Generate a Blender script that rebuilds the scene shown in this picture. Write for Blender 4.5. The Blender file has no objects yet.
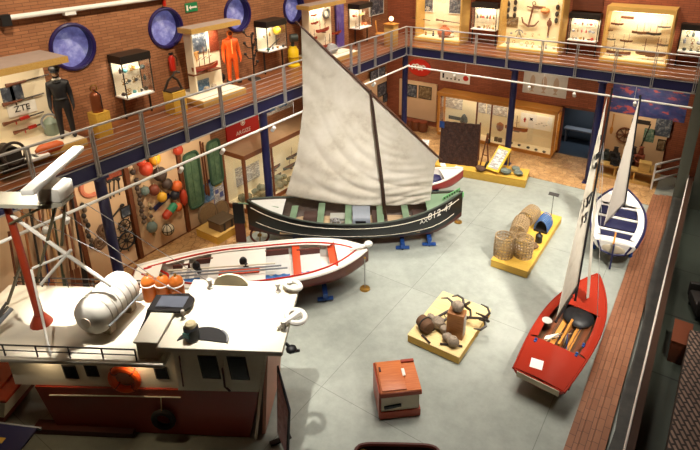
import bpy, bmesh, math, random
from mathutils import Vector as V, Matrix, Euler
random.seed(7)
D = bpy.data; SC = bpy.context.scene; COL = SC.collection; PI = math.pi
# ---- camera, solved from the room's vanishing points -------------------------------------------
RC = Matrix(((0.82905784, 0.55904434, -0.01151187), (0.19401507, -0.30690937, -0.93175361), (-0.52442468, 0.77024416, -0.36290864)))
FPX, U0, V0 = 539.17, 358.385, 132.62
CP = V((0, 0, 9))
def ray(u, v): return RC.transposed() @ V(((u-U0)/FPX, (v-V0)/FPX, 1))
def onz(u, v, z): d = ray(u, v); return CP + d*((z-CP.z)/d.z)      # measured point on a horizontal plane
def ony(u, v, y): d = ray(u, v); return CP + d*((y-CP.y)/d.y)
def onx(u, v, x): d = ray(u, v); return CP + d*((x-CP.x)/d.x)
def onp(u, v, p, n): d = ray(u, v); return CP + d*((V(p)-CP).dot(n)/d.dot(n))
cam = D.objects.new('camera', D.cameras.new('camera')); COL.objects.link(cam)
cam.matrix_world = Matrix.Translation(CP) @ Matrix((RC[0], -RC[1], -RC[2])).transposed().to_4x4()
cam.data.sensor_width = 36; cam.data.lens = FPX/700*36
cam.data.shift_x = (350-U0)/700; cam.data.shift_y = (V0-225)/700
cam.data.clip_start = .05; cam.data.clip_end = 200
SC.camera = cam
# ---- materials ----------------------------------------------------------------------------------
def lin(c): return tuple(((x/255)/12.92 if x/255 <= .04045 else ((x/255+.055)/1.055)**2.4) for x in c[:3]) + (1,)
class NT:
    def __init__(s, name):
        s.m = D.materials.new(name); s.m.use_nodes = True; s.t = s.m.node_tree; s.n = s.t.nodes
        s.b = s.n['Principled BSDF']; s.out = s.n['Material Output']
    def add(s, typ, **kw):
        n = s.n.new(typ)
        for k, v in kw.items():
            if k[0] == '_': setattr(n, k[1:], v)
            else:
                key = int(k[1:]) if k[0] == 'i' and k[1:].isdigit() else k.replace('_', ' ')
                if hasattr(v, 'is_output'): s.t.links.new(v, n.inputs[key])
                else: n.inputs[key].default_value = v
        return n
    def link(s, a, b): s.t.links.new(a, b)
    def mix(s, f, a, b, mode='MIX'):
        n = s.n.new('ShaderNodeMix'); n.data_type = 'RGBA'; n.blend_type = mode
        for v, i in ((f, n.inputs[0]), (a, n.inputs[6]), (b, n.inputs[7])):
            if hasattr(v, 'is_output'): s.link(v, i)
            else: i.default_value = v
        return n.outputs[2]
    def coord(s, axes='xyz', sc=(1, 1, 1), kind='Object'):
        c = s.n.new('ShaderNodeTexCoord').outputs[kind]
        sp = s.add('ShaderNodeSeparateXYZ', i0=c); cb = s.n.new('ShaderNodeCombineXYZ')
        for i, a in enumerate(axes):
            if a in 'xyz': s.link(sp.outputs['xyz'.index(a)], cb.inputs[i])
        mp = s.add('ShaderNodeMapping', i0=cb.outputs[0]); mp.inputs['Scale'].default_value = sc
        return mp.outputs[0]
    def noise(s, vec, scale=5, detail=4, rough=.55): return s.add('ShaderNodeTexNoise', Vector=vec, Scale=scale, Detail=detail, Roughness=rough).outputs[0]
    def ramp(s, f, stops):
        r = s.n.new('ShaderNodeValToRGB'); s.link(f, r.inputs[0]); e = r.color_ramp.elements
        while len(e) < len(stops): e.new(.5)
        for q, (p, c) in zip(e, stops): q.position = p; q.color = lin(c) if len(c) == 3 else c
        return r.outputs[0]
    def bump(s, h, st=.3, dist=.02): s.link(s.add('ShaderNodeBump', Strength=st, Distance=dist, Height=h).outputs[0], s.b.inputs['Normal'])
    def col(s, c): s.link(c, s.b.inputs['Base Color']); return s
MC = {}
def M(c, r=.55, metal=0, var=.12, sc=6, bump=0):
    """plain paint, fabric or metal with a little procedural unevenness"""
    k = (c, r, metal, var, sc, bump)
    if k in MC: return MC[k]
    t = NT('paint'); v = t.coord(); n = t.noise(v, sc)
    L = lin(c); lo = tuple(x*(1-var) for x in L[:3])+(1,); hi = tuple(min(1, x*(1+var)) for x in L[:3])+(1,)
    t.col(t.mix(n, lo, hi)); t.b.inputs['Roughness'].default_value = r; t.b.inputs['Metallic'].default_value = metal
    if bump: t.bump(n, bump)
    MC[k] = t.m; return t.m
def WOOD(c1, c2, r=.45, axes='xyz', sc=(1, 12, 12)):
    t = NT('wood'); v = t.coord(axes, sc); n = t.noise(v, 3, 6, .6)
    t.col(t.ramp(n, [(.3, c1), (.7, c2)])); t.b.inputs['Roughness'].default_value = r; t.bump(n, .1); return t.m
def SPECK(stops, sc=8, r=.6, axes='xyz', s3=(1, 1, 1), vor=False):
    t = NT('mottled'); v = t.coord(axes, s3)
    n = t.add('ShaderNodeTexVoronoi', Vector=v, Scale=sc).outputs['Color'] if vor else t.noise(v, sc, 5, .7)
    t.col(t.ramp(n, stops)); t.b.inputs['Roughness'].default_value = r; return t.m
def BRICK(axes, c1, c2, mortar, bw, bh, ms, r=.7, noise=.35, bump=.3, offs=.5, s3=(1, 1, 1), rot=0):
    t = NT('courses'); v = t.coord(axes, s3)
    if rot: v = t.add('ShaderNodeMapping', i0=v, Rotation=(0, 0, rot)).outputs[0]
    b = t.add('ShaderNodeTexBrick', Vector=v, Color1=lin(c1), Color2=lin(c2), Mortar=lin(mortar), Scale=1.0)
    b.offset = offs
    for k, q in (('Mortar Size', ms), ('Brick Width', bw), ('Row Height', bh), ('Bias', 0.0)): b.inputs[k].default_value = q
    n = t.noise(v, 1.3, 6, .65)
    t.col(t.mix(noise, b.outputs[0], t.ramp(n, [(.25, (60, 60, 60)), (.75, (255, 255, 255))]), 'MULTIPLY'))
    t.b.inputs['Roughness'].default_value = r; t.bump(t.add('ShaderNodeMath', i0=b.outputs['Fac'], i1=-1.0, _operation='MULTIPLY').outputs[0], bump, .01); return t.m
def GLASS(tint=(1, 1, 1, 1), gl=.07):
    t = NT('glass'); t.n.remove(t.b)
    a = t.add('ShaderNodeBsdfTransparent', Color=tint); g = t.add('ShaderNodeBsdfGlossy', Color=(1, 1, 1, 1), Roughness=.03)
    m = t.add('ShaderNodeMixShader', i0=gl, i1=a.outputs[0], i2=g.outputs[0]); t.link(m.outputs[0], t.out.inputs[0]); return t.m
def EMIT(c, s):
    t = NT('lamp glow'); t.n.remove(t.b); t.link(t.add('ShaderNodeEmission', Color=lin(c), Strength=s).outputs[0], t.out.inputs[0]); return t.m
# ---- mesh building ------------------------------------------------------------------------------
FR = {}
class MB:
    def __init__(s): s.bm = bmesh.new(); s.mi = 0
    def _f(s, vs):
        try: f = s.bm.faces.new(vs); f.material_index = s.mi; return f
        except ValueError: return None
    def poly(s, pts): s._f([s.bm.verts.new(V(p)) for p in pts]); return s
    def slab(s, pts, vec):
        vec = V(vec); a = [s.bm.verts.new(V(p)) for p in pts]; b = [s.bm.verts.new(V(p)+vec) for p in pts]; n = len(a)
        s._f(a[::-1]); s._f(b)
        for i in range(n): s._f([a[i], a[(i+1) % n], b[(i+1) % n], b[i]])
        return s
    def box(s, lo, hi, rot=None, bev=0):
        lo, hi = V(lo), V(hi); c = (lo+hi)/2; h = (hi-lo)/2
        Rm = rot if isinstance(rot, Matrix) else Euler(rot or (0, 0, 0)).to_matrix()
        vs = [s.bm.verts.new(c + Rm @ V((h.x*i, h.y*j, h.z*k))) for i in (-1, 1) for j in (-1, 1) for k in (-1, 1)]
        fs = [s._f([vs[q] for q in f]) for f in ((0, 1, 3, 2), (4, 6, 7, 5), (0, 4, 5, 1), (2, 3, 7, 6), (0, 2, 6, 4), (1, 5, 7, 3))]
        if bev:
            es = list({e for f in fs for e in f.edges}); bmesh.ops.bevel(s.bm, geom=es, offset=bev, segments=2, affect='EDGES', profile=.5, clamp_overlap=True)
        return s
    def cb(s, c, size, rot=None, bev=0): c, h = V(c), V(size)/2; return s.box(c-h, c+h, rot, bev)
    def tube(s, pts, r, n=8, closed=False, cap=True):
        pts = [V(p) for p in pts]; m = len(pts); rings = []; up = None
        for i, p in enumerate(pts):
            d = (pts[(i+1) % m]-pts[i-1]) if closed else (pts[min(i+1, m-1)]-pts[max(i-1, 0)])
            d = d.normalized() if d.length > 1e-9 else V((0, 0, 1))
            if up is None: up = V((0, 0, 1)) if abs(d.z) < .9 else V((1, 0, 0))
            a = d.cross(up); a = a.normalized() if a.length > 1e-6 else d.orthogonal().normalized(); b = a.cross(d).normalized(); up = b
            rr = r[i] if isinstance(r, (list, tuple)) else r
            rings.append([s.bm.verts.new(p + (a*math.cos(2*PI*k/n) + b*math.sin(2*PI*k/n))*rr) for k in range(n)])
        for i in range(m if closed else m-1):
            A, B = rings[i], rings[(i+1) % m]
            for k in range(n): s._f([A[k], A[(k+1) % n], B[(k+1) % n], B[k]])
        if cap and not closed: s._f(rings[0][::-1]); s._f(rings[-1])
        return s
    def cyl(s, a, b, r0, r1=None, n=16): return s.tube([a, b], [r0, r0 if r1 is None else r1], n)
    def lathe(s, prof, c=(0, 0, 0), axis=(0, 0, 1), n=20):
        c = V(c); q = V((0, 0, 1)).rotation_difference(V(axis).normalized()).to_matrix(); rings = []
        for r, z in prof: rings.append([s.bm.verts.new(c + q @ V((r*math.cos(2*PI*k/n), r*math.sin(2*PI*k/n), z))) for k in range(n)])
        for A, B in zip(rings, rings[1:]):
            for k in range(n): s._f([A[k], A[(k+1) % n], B[(k+1) % n], B[k]])
        s._f(rings[0][::-1]); s._f(rings[-1]); return s
    def ball(s, c, r, n=14, rot=None):
        r = V(r) if hasattr(r, '__len__') else V((r, r, r)); Rm = Euler(rot or (0, 0, 0)).to_matrix()
        mtx = Matrix.Translation(V(c)) @ Rm.to_4x4() @ Matrix.Diagonal((r.x, r.y, r.z, 1))
        g = bmesh.ops.create_uvsphere(s.bm, u_segments=n, v_segments=max(6, n*2//3), radius=1, matrix=mtx)
        for v in g['verts']:
            for f in v.link_faces: f.material_index = s.mi
        return s
    def torus(s, c, R, r, axis=(0, 0, 1), n=24, k=8, a0=0, a1=2*PI):
        q = V((0, 0, 1)).rotation_difference(V(axis).normalized()).to_matrix(); full = abs(a1-a0-2*PI) < 1e-6
        pts = [V(c) + q @ V((R*math.cos(a0+(a1-a0)*i/(n if full else n-1)), R*math.sin(a0+(a1-a0)*i/(n if full else n-1)), 0)) for i in range(n)]
        return s.tube(pts, r, k, closed=full)
    def grid(s, fn, nu, nv, thick=0, flip=False):
        g = [[s.bm.verts.new(V(fn(i/nu, j/nv))) for j in range(nv+1)] for i in range(nu+1)]; fs = []
        for i in range(nu):
            for j in range(nv):
                q = [g[i][j], g[i+1][j], g[i+1][j+1], g[i][j+1]]; fs.append(s._f(q[::-1] if flip else q))
        if thick:
            fs = [f for f in fs if f]; bmesh.ops.recalc_face_normals(s.bm, faces=fs)
            bmesh.ops.solidify(s.bm, geom=fs, thickness=thick)
        return s
    def text(s, st, size, mtx, depth=.004, align='CENTER'):
        cu = D.curves.new('t', 'FONT'); cu.body = st; cu.size = size; cu.extrude = depth; cu.align_x = align; cu.align_y = 'CENTER'; cu.resolution_u = 2
        o = D.objects.new('t', cu); COL.objects.link(o); me = D.meshes.new_from_object(o.evaluated_get(bpy.context.evaluated_depsgraph_get()))
        me.transform(mtx)
        for p in me.polygons: p.material_index = s.mi
        s.bm.from_mesh(me); D.objects.remove(o); D.meshes.remove(me); D.curves.remove(cu); return s
    def jitter(s, a, seed=1):
        rr = random.Random(seed)
        for v in s.bm.verts: v.co += V((rr.uniform(-a, a), rr.uniform(-a, a), rr.uniform(-a, a)))
        return s
    def build(s, name, mat, parent=None, local=False, ang=35):
        bm = s.bm; bmesh.ops.recalc_face_normals(bm, faces=bm.faces)
        if parent is not None and not local: bmesh.ops.transform(bm, matrix=FR[parent.name].inverted(), verts=bm.verts)
        loc = V((0, 0, 0))
        if parent is None:
            xs = [v.co for v in bm.verts]; loc = V(((min(c.x for c in xs)+max(c.x for c in xs))/2, (min(c.y for c in xs)+max(c.y for c in xs))/2, min(c.z for c in xs)))
            bmesh.ops.translate(bm, vec=-loc, verts=bm.verts)
        me = D.meshes.new(name); bm.to_mesh(me); bm.free()
        for p in me.polygons: p.use_smooth = True
        me.set_sharp_from_angle(angle=math.radians(ang))
        for m in (mat if isinstance(mat, (list, tuple)) else [mat]): me.materials.append(m)
        o = D.objects.new(name, me); COL.objects.link(o)
        if parent is not None: o.parent = parent; FR[o.name] = FR[parent.name]
        else: o.location = loc; FR[o.name] = Matrix.Translation(loc)
        return o
def tag(o, label=None, cat=None, group=None, kind=None):
    for k, v in (('label', label), ('category', cat), ('group', group), ('kind', kind)):
        if v: o[k] = v
    return o
def thing(name, label, cat, loc=(0, 0, 0), rz=0, group=None):
    o = D.objects.new(name, None); COL.objects.link(o); o.empty_display_size = .2
    o.location = loc; o.rotation_euler = (0, 0, rz)
    FR[o.name] = Matrix.Translation(V(loc)) @ Matrix.Rotation(rz, 4, 'Z'); return tag(o, label, cat, group)
def struct(name, mb, mat): return tag(mb.build(name, mat), kind='structure')
def dup(r, loc, rz=None, label=None, group=None):
    c = r.copy(); COL.objects.link(c); c.location = loc
    if rz is not None: c.rotation_euler = (0, 0, rz)
    FR[c.name] = Matrix.Translation(V(loc)) @ Matrix.Rotation(c.rotation_euler.z, 4, 'Z'); tag(c, label, None, group)
    def kids(a, b):
        for ch in list(a.children):
            d = ch.copy(); COL.objects.link(d); d.parent = b; FR[d.name] = FR[c.name]; kids(ch, d)
    kids(r, c); return c
def one(name, label, cat, mb, mat, group=None): return tag(mb.build(name, mat), label, cat, group)
ORD = ['leftmost', 'second from the left', 'third from the left', 'fourth from the left', 'fifth from the left', 'sixth from the left', 'seventh from the left', 'eighth from the left', 'ninth from the left', 'tenth from the left']
# palette
NAVY = M((26, 27, 74), .45); STEEL = M((176, 174, 174), .35, .35); WHITE = M((236, 232, 222), .5, 0, .05); CREAM = M((232, 222, 200), .6, 0, .05)
OCHRE = WOOD((192, 150, 78), (208, 170, 98), .5); YEL = WOOD((206, 160, 56), (222, 180, 78), .5); BLACK = M((22, 22, 24), .5); DARK = M((40, 34, 30), .6)
BROWN = WOOD((88, 44, 22), (128, 70, 36), .45); RED = M((190, 40, 26), .3, 0, .08); ORANGE = M((226, 96, 34), .5); BLUE = M((32, 72, 140), .4)
PEACH = M((222, 186, 146), .7, 0, .06, 2); GLS = GLASS(); ROPE = M((190, 170, 130), .8); GREY = M((140, 142, 146), .6); HONEY = WOOD((190, 122, 46), (214, 150, 70), .45)
LAMP = EMIT((255, 232, 190), 6.0); CHROME = M((190, 190, 195), .15, 1)
# ======================= THE ROOM =======================
G = 4.21; WL = -13.0; WF = 21.6; BX = -10.79; BY = 19.4
def concrete():
    t = NT('concrete'); v = t.coord('xy0'); n = t.noise(v, .55, 7, .65); n2 = t.noise(v, 3.5, 6, .7)
    c = t.mix(.4, t.ramp(n, [(.3, (126, 132, 124)), (.5, (150, 155, 146)), (.72, (172, 176, 168))]), t.ramp(n2, [(.3, (132, 137, 128)), (.7, (170, 174, 165))]))
    b = t.add('ShaderNodeTexBrick', Vector=v, Color1=(1, 1, 1, 1), Color2=(1, 1, 1, 1), Mortar=(.55, .55, .54, 1), Scale=1.0); b.offset = 0
    for k, q in (('Mortar Size', .006), ('Brick Width', 4.1), ('Row Height', 3.9)): b.inputs[k].default_value = q
    t.col(t.mix(1.0, c, b.outputs[0], 'MULTIPLY')); t.b.inputs['Roughness'].default_value = .38; t.b.inputs['Specular IOR Level'].default_value = .35; return t.m
def flagstone():
    t = NT('flagstones'); v = t.coord('xy0', (1, 1, 1)); d = t.noise(v, 2.5)
    w = t.add('ShaderNodeTexVoronoi', Vector=v, Scale=5.2); e = t.add('ShaderNodeTexVoronoi', Vector=v, Scale=5.2, _feature='DISTANCE_TO_EDGE')
    c = t.ramp(w.outputs['Color'], [(.1, (160, 116, 66)), (.4, (196, 152, 96)), (.65, (178, 132, 82)), (.9, (206, 166, 112))])
    c = t.mix(.35, c, t.ramp(d, [(.3, (120, 84, 54)), (.7, (222, 186, 140))]))
    t.col(t.mix(1.0, c, t.ramp(e.outputs['Distance'], [(0, (176, 160, 140)), (.05, (255, 255, 255))]), 'MULTIPLY')); t.b.inputs['Roughness'].default_value = .4; return t.m
FLAG = flagstone()
struct('floor', MB().box((-15, -2, -.3), (4, 23, 0)), concrete())
struct('floor.006', MB().box((.14, -2, 0), (3.6, 19.2, .01)), BRICK('xy0', (70, 76, 66), (64, 70, 62), (40, 42, 38), 2.2, 2.2, .02, .4, .3, .1, 0))  # tile colour darkened to stand in for the dim light beyond the balustrade
struct('floor.001', MB().box((-13, -2, 0), (-10.95, 21.6, .012)).box((-10.95, 18.75, 0), (-.9, 21.6, .012)), FLAG)
TERRA = BRICK('yx0', (160, 108, 78), (144, 94, 66), (92, 58, 44), .3, .2, .006, .4, .3, .1)
mb = MB()
for x0, x1, z in ((-.93, -.735, .06), (-.725, -.54, .09), (-.53, -.30, .12)): mb.box((x0, 2, 0), (x1, 19.6, z))
struct('floor.002', mb, TERRA)
# dark slate kerb with a broken inner edge, and the low balustrade wall beside the viewer
mb = MB(); ed = [(3, -.24), (5, -.2), (6.3, -.3), (7.2, -.3), (8.6, -.22), (9.6, -.27), (10.6, -.23), (12.2, -.24), (13.2, -.31), (15, -.33), (16.6, -.3), (19.6, -.34)]
mb.slab([(-.02, 3, 0)] + [(x, y, 0) for y, x in ed] + [(-.02, 19.6, 0)], (0, 0, .3))
struct('trim_1', mb, SPECK([(.3, (40, 40, 38)), (.7, (66, 64, 58))], 3))
# walls
HOLES = [(6.84, 6.27), (9.55, 6.3), (12.3, 6.32), (15.05, 6.16)]; HR = .535
mb = MB(); y = -2.0
def xs(y0, y1, z0, z1): mb.box((WL-.35, y0, z0), (WL, y1, z1))
for cy, cz in HOLES:
    xs(y, cy-.8, 0, 12); y = cy+.8; xs(cy-.8, y, 0, cz-.8); xs(cy-.8, y, cz+.8, 12); n = 48
    def sq(k):
        a = 2*PI*k/n; c, s = math.cos(a), math.sin(a); m = max(abs(c), abs(s)); return c/m*.8, s/m*.8
    for k in range(n):
        a, b = 2*PI*k/n, 2*PI*(k+1)/n; A, B = sq(k), sq(k+1)
        mb.poly([(WL, cy+HR*math.cos(a), cz+HR*math.sin(a)), (WL, cy+HR*math.cos(b), cz+HR*math.sin(b)), (WL, cy+B[0], cz+B[1]), (WL, cy+A[0], cz+A[1])])
xs(y, 23, 0, 12)
struct('wall_left', mb, BRICK('yz0', (180, 122, 82), (158, 102, 66), (130, 86, 58), .34, .075, .008, .75, .3, .4))
struct('wall_far', MB().box((-13.35, WF, 0), (-4.72, WF+.3, 12)).box((-3.5, WF, 0), (4, WF+.3, 12)).box((-4.72, WF, 2.0), (-3.5, WF+.3, 12)), BRICK('xz0', (168, 92, 60), (150, 80, 50), (118, 66, 46), .34, .075, .006, .7, .3, .3))
struct('wall_right', MB().box((3.6, -2, 0), (3.9, 23, 12)), M((96, 76, 60), .8))
struct('wall_back', MB().box((-13.35, -2.3, 0), (4, -2, 12)), M((96, 78, 62), .8))
struct('ceiling', MB().box((-13.35, -2.3, 12), (4, 23, 12.2)), M((104, 96, 88), .8))
def window_mat():
    t = NT('dusk glass'); v = t.coord('yz0', (1, 1, 1)); n = t.noise(v, 2.2, 5, .6)
    c = t.ramp(n, [(.3, (88, 84, 148)), (.48, (124, 126, 192)), (.62, (172, 176, 220)), (.8, (112, 132, 170))])
    t.col(c); t.link(c, t.b.inputs['Emission Color']); t.b.inputs['Emission Strength'].default_value = .35; t.b.inputs['Roughness'].default_value = .08; return t.m
WINM = window_mat(); PURP = M((38, 26, 84), .35)
for i, (cy, cz) in enumerate(HOLES):
    w = struct('window_%d' % (i+1), MB().cyl((WL-.3, cy, cz), (WL-.26, cy, cz), HR+.05, n=48), WINM)
    mb = MB().torus((WL+.01, cy, cz), HR, .05, (1, 0, 0), 48, 8)
    n = 48
    for k in range(n):
        a, b = 2*PI*k/n, 2*PI*(k+1)/n
        mb.poly([(WL, cy+HR*math.cos(a), cz+HR*math.sin(a)), (WL, cy+HR*math.cos(b), cz+HR*math.sin(b)), (WL-.3, cy+HR*math.cos(b), cz+HR*math.sin(b)), (WL-.3, cy+HR*math.cos(a), cz+HR*math.sin(a))])
    mb.build('window_frame', PURP, w)
# gallery
PLANK = BRICK('yx0', (150, 92, 56), (122, 70, 42), (60, 34, 22), 2.4, .14, .006, .3, .35, .15)
PLANKX = BRICK('xy0', (150, 92, 56), (122, 70, 42), (60, 34, 22), 2.4, .14, .006, .3, .35, .15)
struct('floor.003', MB().box((WL, -2, 3.95), (BX-.05, WF, G)), PLANK)
struct('floor.004', MB().box((BX-.05, BY+.05, 3.95), (3.6, WF, G)), PLANKX)
struct('trim_2', MB().box((BX-.06, -2, 3.87), (BX+.06, BY+.06, G-.015)), NAVY)
struct('trim_3', MB().box((BX+.06, BY-.06, 3.87), (.6, BY+.06, G-.015)), NAVY)
struct('trim_4', MB().tube([(BX+.09, -2, 3.87), (BX+.09, BY-.09, 3.87), (.6, BY-.09, 3.87)], .02, 6).tube([(BX+.07, -2, G), (BX+.07, BY-.07, G), (.6, BY-.07, G)], .015, 6), STEEL)
# columns
def column(x, y, label):
    t = thing('steel_column', label, 'column', (x, y, 0), 0, 'blue columns carrying the gallery')
    MB().cyl((x, y, .02), (x, y, 3.87), .12, n=20).build('shaft', NAVY, t, ang=60)
    MB().cb((x, y, .012), (.34, .34, .024)).build('base_plate', NAVY, t); MB().cb((x, y, 3.84), (.3, .3, .05)).build('cap_plate', NAVY, t)
column(BX, 5.66, 'dark blue round column beside the wall of ship wheels and floats')
column(BX, 10.85, 'dark blue round column in front of the left long glass case')
column(BX, 15.0, 'dark blue round column hidden mostly behind the big lateen sail')
column(BX, BY, 'dark blue round column at the inner corner of the gallery')
column(-6.12, BY, 'dark blue round column in front of the far long display case')
column(-3.06, BY, 'dark blue round column beside the open blue doorway')
# railings
def railing(name, label, a, b, at_list):
    a, b = V(a), V(b); d = (b-a).normalized(); nrm = V((-d.y, d.x, 0))
    t = thing(name, label, 'railing', a)
    MB().tube([a+V((0, 0, .83)), b+V((0, 0, .83))], .028, 10).build('handrail', STEEL, t, ang=60)
    for k in range(5): MB().tube([a+V((0, 0, .12+.13*k)), b+V((0, 0, .12+.13*k))], .008, 5).build('cable', STEEL, t)
    rz = math.atan2(d.y, d.x)
    for s in at_list:
        p = a+d*s
        MB().cb(p+V((0, 0, .25)) - d*.028, (.022, .07, 1.16), (0, 0, rz)).cb(p+V((0, 0, .25)) + d*.028, (.022, .07, 1.16), (0, 0, rz)).cb(p+V((0, 0, .8)), (.09, .05, .05), (0, 0, rz)).cb(p+V((0, 0, -.3)), (.09, .07, .06), (0, 0, rz)).build('post', STEEL, t)
pl = [onx(u, v, BX).y for u, v in ((97.3, 175.5), (145, 155.5), (185, 138.5), (221, 124.5), (253.5, 111), (283, 99.5), (357, 72), (373, 66), (389, 60))]
pl = [pl[0]-2.6, pl[0]-1.3] + pl
railing('gallery_railing', 'steel cable railing along the left gallery edge', (BX+.1, -1.5, G), (BX+.1, BY-.1, G), [y+1.5 for y in pl]+[12.9+1.5, 14.1+1.5, 15.3+1.5])
px = [ony(u, v, BY).x for u, v in ((407, 55), (412, 55.5), (443, 59), (475.7, 63), (507, 67), (540.6, 71), (575, 75), (612.8, 80.4), (651, 87), (693, 93))]
railing('gallery_railing', 'steel cable railing along the far gallery edge', (BX+.1, BY-.1, G), (.6, BY-.1, G), [x-BX-.1 for x in px])
# white lighting tracks with spotlights
WLAC = M((240, 240, 236), .4, 0, .03)
def spot(p, aim, label, group=None):
    t = thing('track_spotlight', label, 'spotlight', p, 0, group); a = (V(aim)-V(p)).normalized(); p = V(p)
    MB().cyl(p, p+V((0, 0, -.1)), .02, n=8).build('bracket', WLAC, t); q = p+V((0, 0, -.14))
    MB().lathe([(.03, -.09), (.055, -.07), (.06, .1), (.05, .1), (.045, .05)], q, a, 14).build('lamp_head', WLAC, t)
    MB().cyl(q+a*.05, q+a*.055, .045, n=14).build('bulb', LAMP, t); return t
def track(label, a, b, hang):
    t = thing('light_track', label, 'light track', a); a, b = V(a), V(b)
    MB().tube([a, b], .036, 8).build('rail', WLAC, t)
    for p in hang: MB().cyl(p, V((p[0], p[1], 3.87)), .006, n=5).build('hanger', WLAC, t)
tx = -10.6; a = onx(0, 242.7, tx); b = onx(403, 68, tx); tz = (a.z+b.z)/2
track('long white lighting track slung below the left gallery', (tx, 1, tz), (tx, BY, tz), [(tx, y, tz) for y in (3, 7, 12, 17)])
for (u, v), lb in zip(((66, 216), (180, 163), (222, 144), (273, 122), (374, 82), (44, 226)), ('above the propped oars and planks', 'right of the wall of floats', 'over the green trays', 'over the left long case', 'near the framed prints in the corner', 'above the leftmost planks')):
    p = onx(u, v, tx); spot((tx, p.y, tz), (WL, p.y+.3, .8), 'small white spotlight on the left lighting track ' + lb)
ty = 19.2; a = ony(407, 66, ty); b = ony(692, 110, ty)
track('long white lighting track slung below the far gallery', (a.x, ty, a.z), (b.x, ty, a.z), [(x, ty, a.z) for x in (-8, -5, -2)])
for u, lb in ((455, 'above the left end of the far case'), (530, 'below the fish poster'), (575, 'above the blue doorway'), (636, 'in front of the underwater mural')):
    p = ony(u, 75+(u-470)*.135, ty); spot((p.x, ty, a.z), (p.x, WF, 1), 'small white spotlight on the far lighting track ' + lb)
t = thing('ceiling_light_tube', 'long white tube light high on the left brick wall', 'light', (-12.85, 5.4, 7.15))
MB().tube([(-12.85, 5.5, 7.17), (-12.85, 9.6, 7.17)], .06, 10).build('tube', WLAC, t); MB().cb((-12.85, 5.42, 7.13), (.16, .2, .24)).build('end_cap', BLACK, t)
MB().cb((-12.88, 6.85, 7.1), (.14, .26, .1)).build('bracket', WLAC, t)
# ceiling and track light of the hall, with unseen lamps added for brightness
def area(loc, power, size, aim=None, col=(1, .86, .68), spread=120, shape='DISK', size_y=None):
    l = D.lights.new('lamp', 'AREA'); l.energy = power; l.shape = shape; l.size = size; l.color = col; l.spread = math.radians(spread)
    if size_y: l.size, l.size_y = size_y, size
    o = D.objects.new('lamp', l); COL.objects.link(o); o.location = loc
    o.rotation_euler = (V(aim)-V(loc)).to_track_quat('-Z', 'Y').to_euler() if aim else (0, 0, 0); return o
for x, y, p in ((-7.6, 8.2, 70), (-4.6, 9.2, 80), (-9.2, 12, 140), (-4, 12.5, 120), (-6.5, 16, 150), (-2.2, 10.5, 85), (-1.8, 16.5, 90), (-9.5, 17.5, 125), (-3.2, 7, 36)):
    area((x, y, 11.6), p*.8, 1.1, (x, y, 0), (1, .93, .83), 74 if y > 10 else 52)
for y, p in ((4, 125), (8.5, 135), (13, 120), (18, 100)): area((-9, y, 10.8), p, .4, (WL, y, 5.2), (1, .84, .62), 110)
for x, p in ((-10.5, 125), (-7, 135), (-4, 135), (-.8, 100)): area((x, 17.8, 10.8), p, .4, (x, WF, 5.2), (1, .84, .62), 110)
for y, p in ((3.4, 16), (6.2, 22), (8.3, 24), (9.9, 14), (13, 14), (19, 20)): area((-11.25, y, 3.5), p, .2, (WL, y, 1.3), (1, .84, .62), 150)
for x, p in ((-11.2, 16), (-8.6, 12), (-5.6, 12), (-1.8, 24)): area((x, 20.0, 3.5), p, .2, (x, WF, 1.6), (1, .84, .62), 150)
area((-6.7, 6.1, 11.6), 46, .3, (-6.6, 5.6, 2.3), (1, .94, .84), 26); area((-5, 0, 10.5), 14, .3, (-9.4, 3.2, 3.9), (1, .92, .8), 22); area((-9.2, 4.6, 11.6), 50, .3, (-9.1, 4.3, 2.0), (1, .94, .84), 20); area((-1.5, 4.5, 11.6), 105, 1.0, (-7.8, 11.7, 3.2), (1, .95, .89), 38); area((2.4, 7.5, 11.6), 120, 1.0, (-1.5, 11, 3.2), (1, .93, .82), 34); area((2.6, 13.5, 11.6), 100, 1.0, (-1.5, 16.3, 2.6), (1, .93, .82), 34)  # unseen narrow lamps, added to brighten the trawler roof, mast and boat sails
w = D.worlds.new('world'); SC.world = w; w.use_nodes = True; w.node_tree.nodes['Background'].inputs[0].default_value = (.9, .8, .7, 1); w.node_tree.nodes['Background'].inputs[1].default_value = .2
SC.view_settings.view_transform = 'Standard'; SC.view_settings.look = 'None'; SC.view_settings.gamma = 1; SC.view_settings.use_curve_mapping = False; SC.view_settings.exposure = 0.0
SC.cycles.use_denoising = True; SC.cycles.max_bounces = 6; SC.cycles.transparent_max_bounces = 12; SC.cycles.sample_clamp_indirect = 4
# ======================= SHARED PIECES =======================
class WFr:
    def __init__(s, far): s.far = far; s.al = V((1, 0, 0)) if far else V((0, 1, 0)); s.out = V((0, -1, 0)) if far else V((1, 0, 0))
    def P(s, a, o, z): return V((a, WF-o, z)) if s.far else V((WL+o, a, z))
    def bx(s, mb, a0, a1, o0, o1, z0, z1, bev=0):
        p, q = s.P(a0, o0, z0), s.P(a1, o1, z1); return mb.box([min(i, j) for i, j in zip(p, q)], [max(i, j) for i, j in zip(p, q)], None, bev)
    def px(s, u, v, o): return ony(u, v, WF-o) if s.far else onx(u, v, WL+o)
LW, FW = WFr(False), WFr(True)
PANEL = M((244, 232, 204), .7, 0, .04, 2); WHITEP = M((244, 242, 236), .6, 0, .03)
def PIC(cols, sc=7, s3=(1, 1, 1)): return SPECK([(.25+.5*i/(len(cols)-1), c) for i, c in enumerate(cols)], sc, .4, 'xyz', s3)
PB = PIC([(20, 24, 34), (70, 78, 92), (190, 190, 186)]); PGR = PIC([(40, 60, 50), (90, 120, 100), (200, 200, 180)]); PBL = PIC([(30, 60, 100), (90, 130, 170), (210, 220, 220)])
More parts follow.
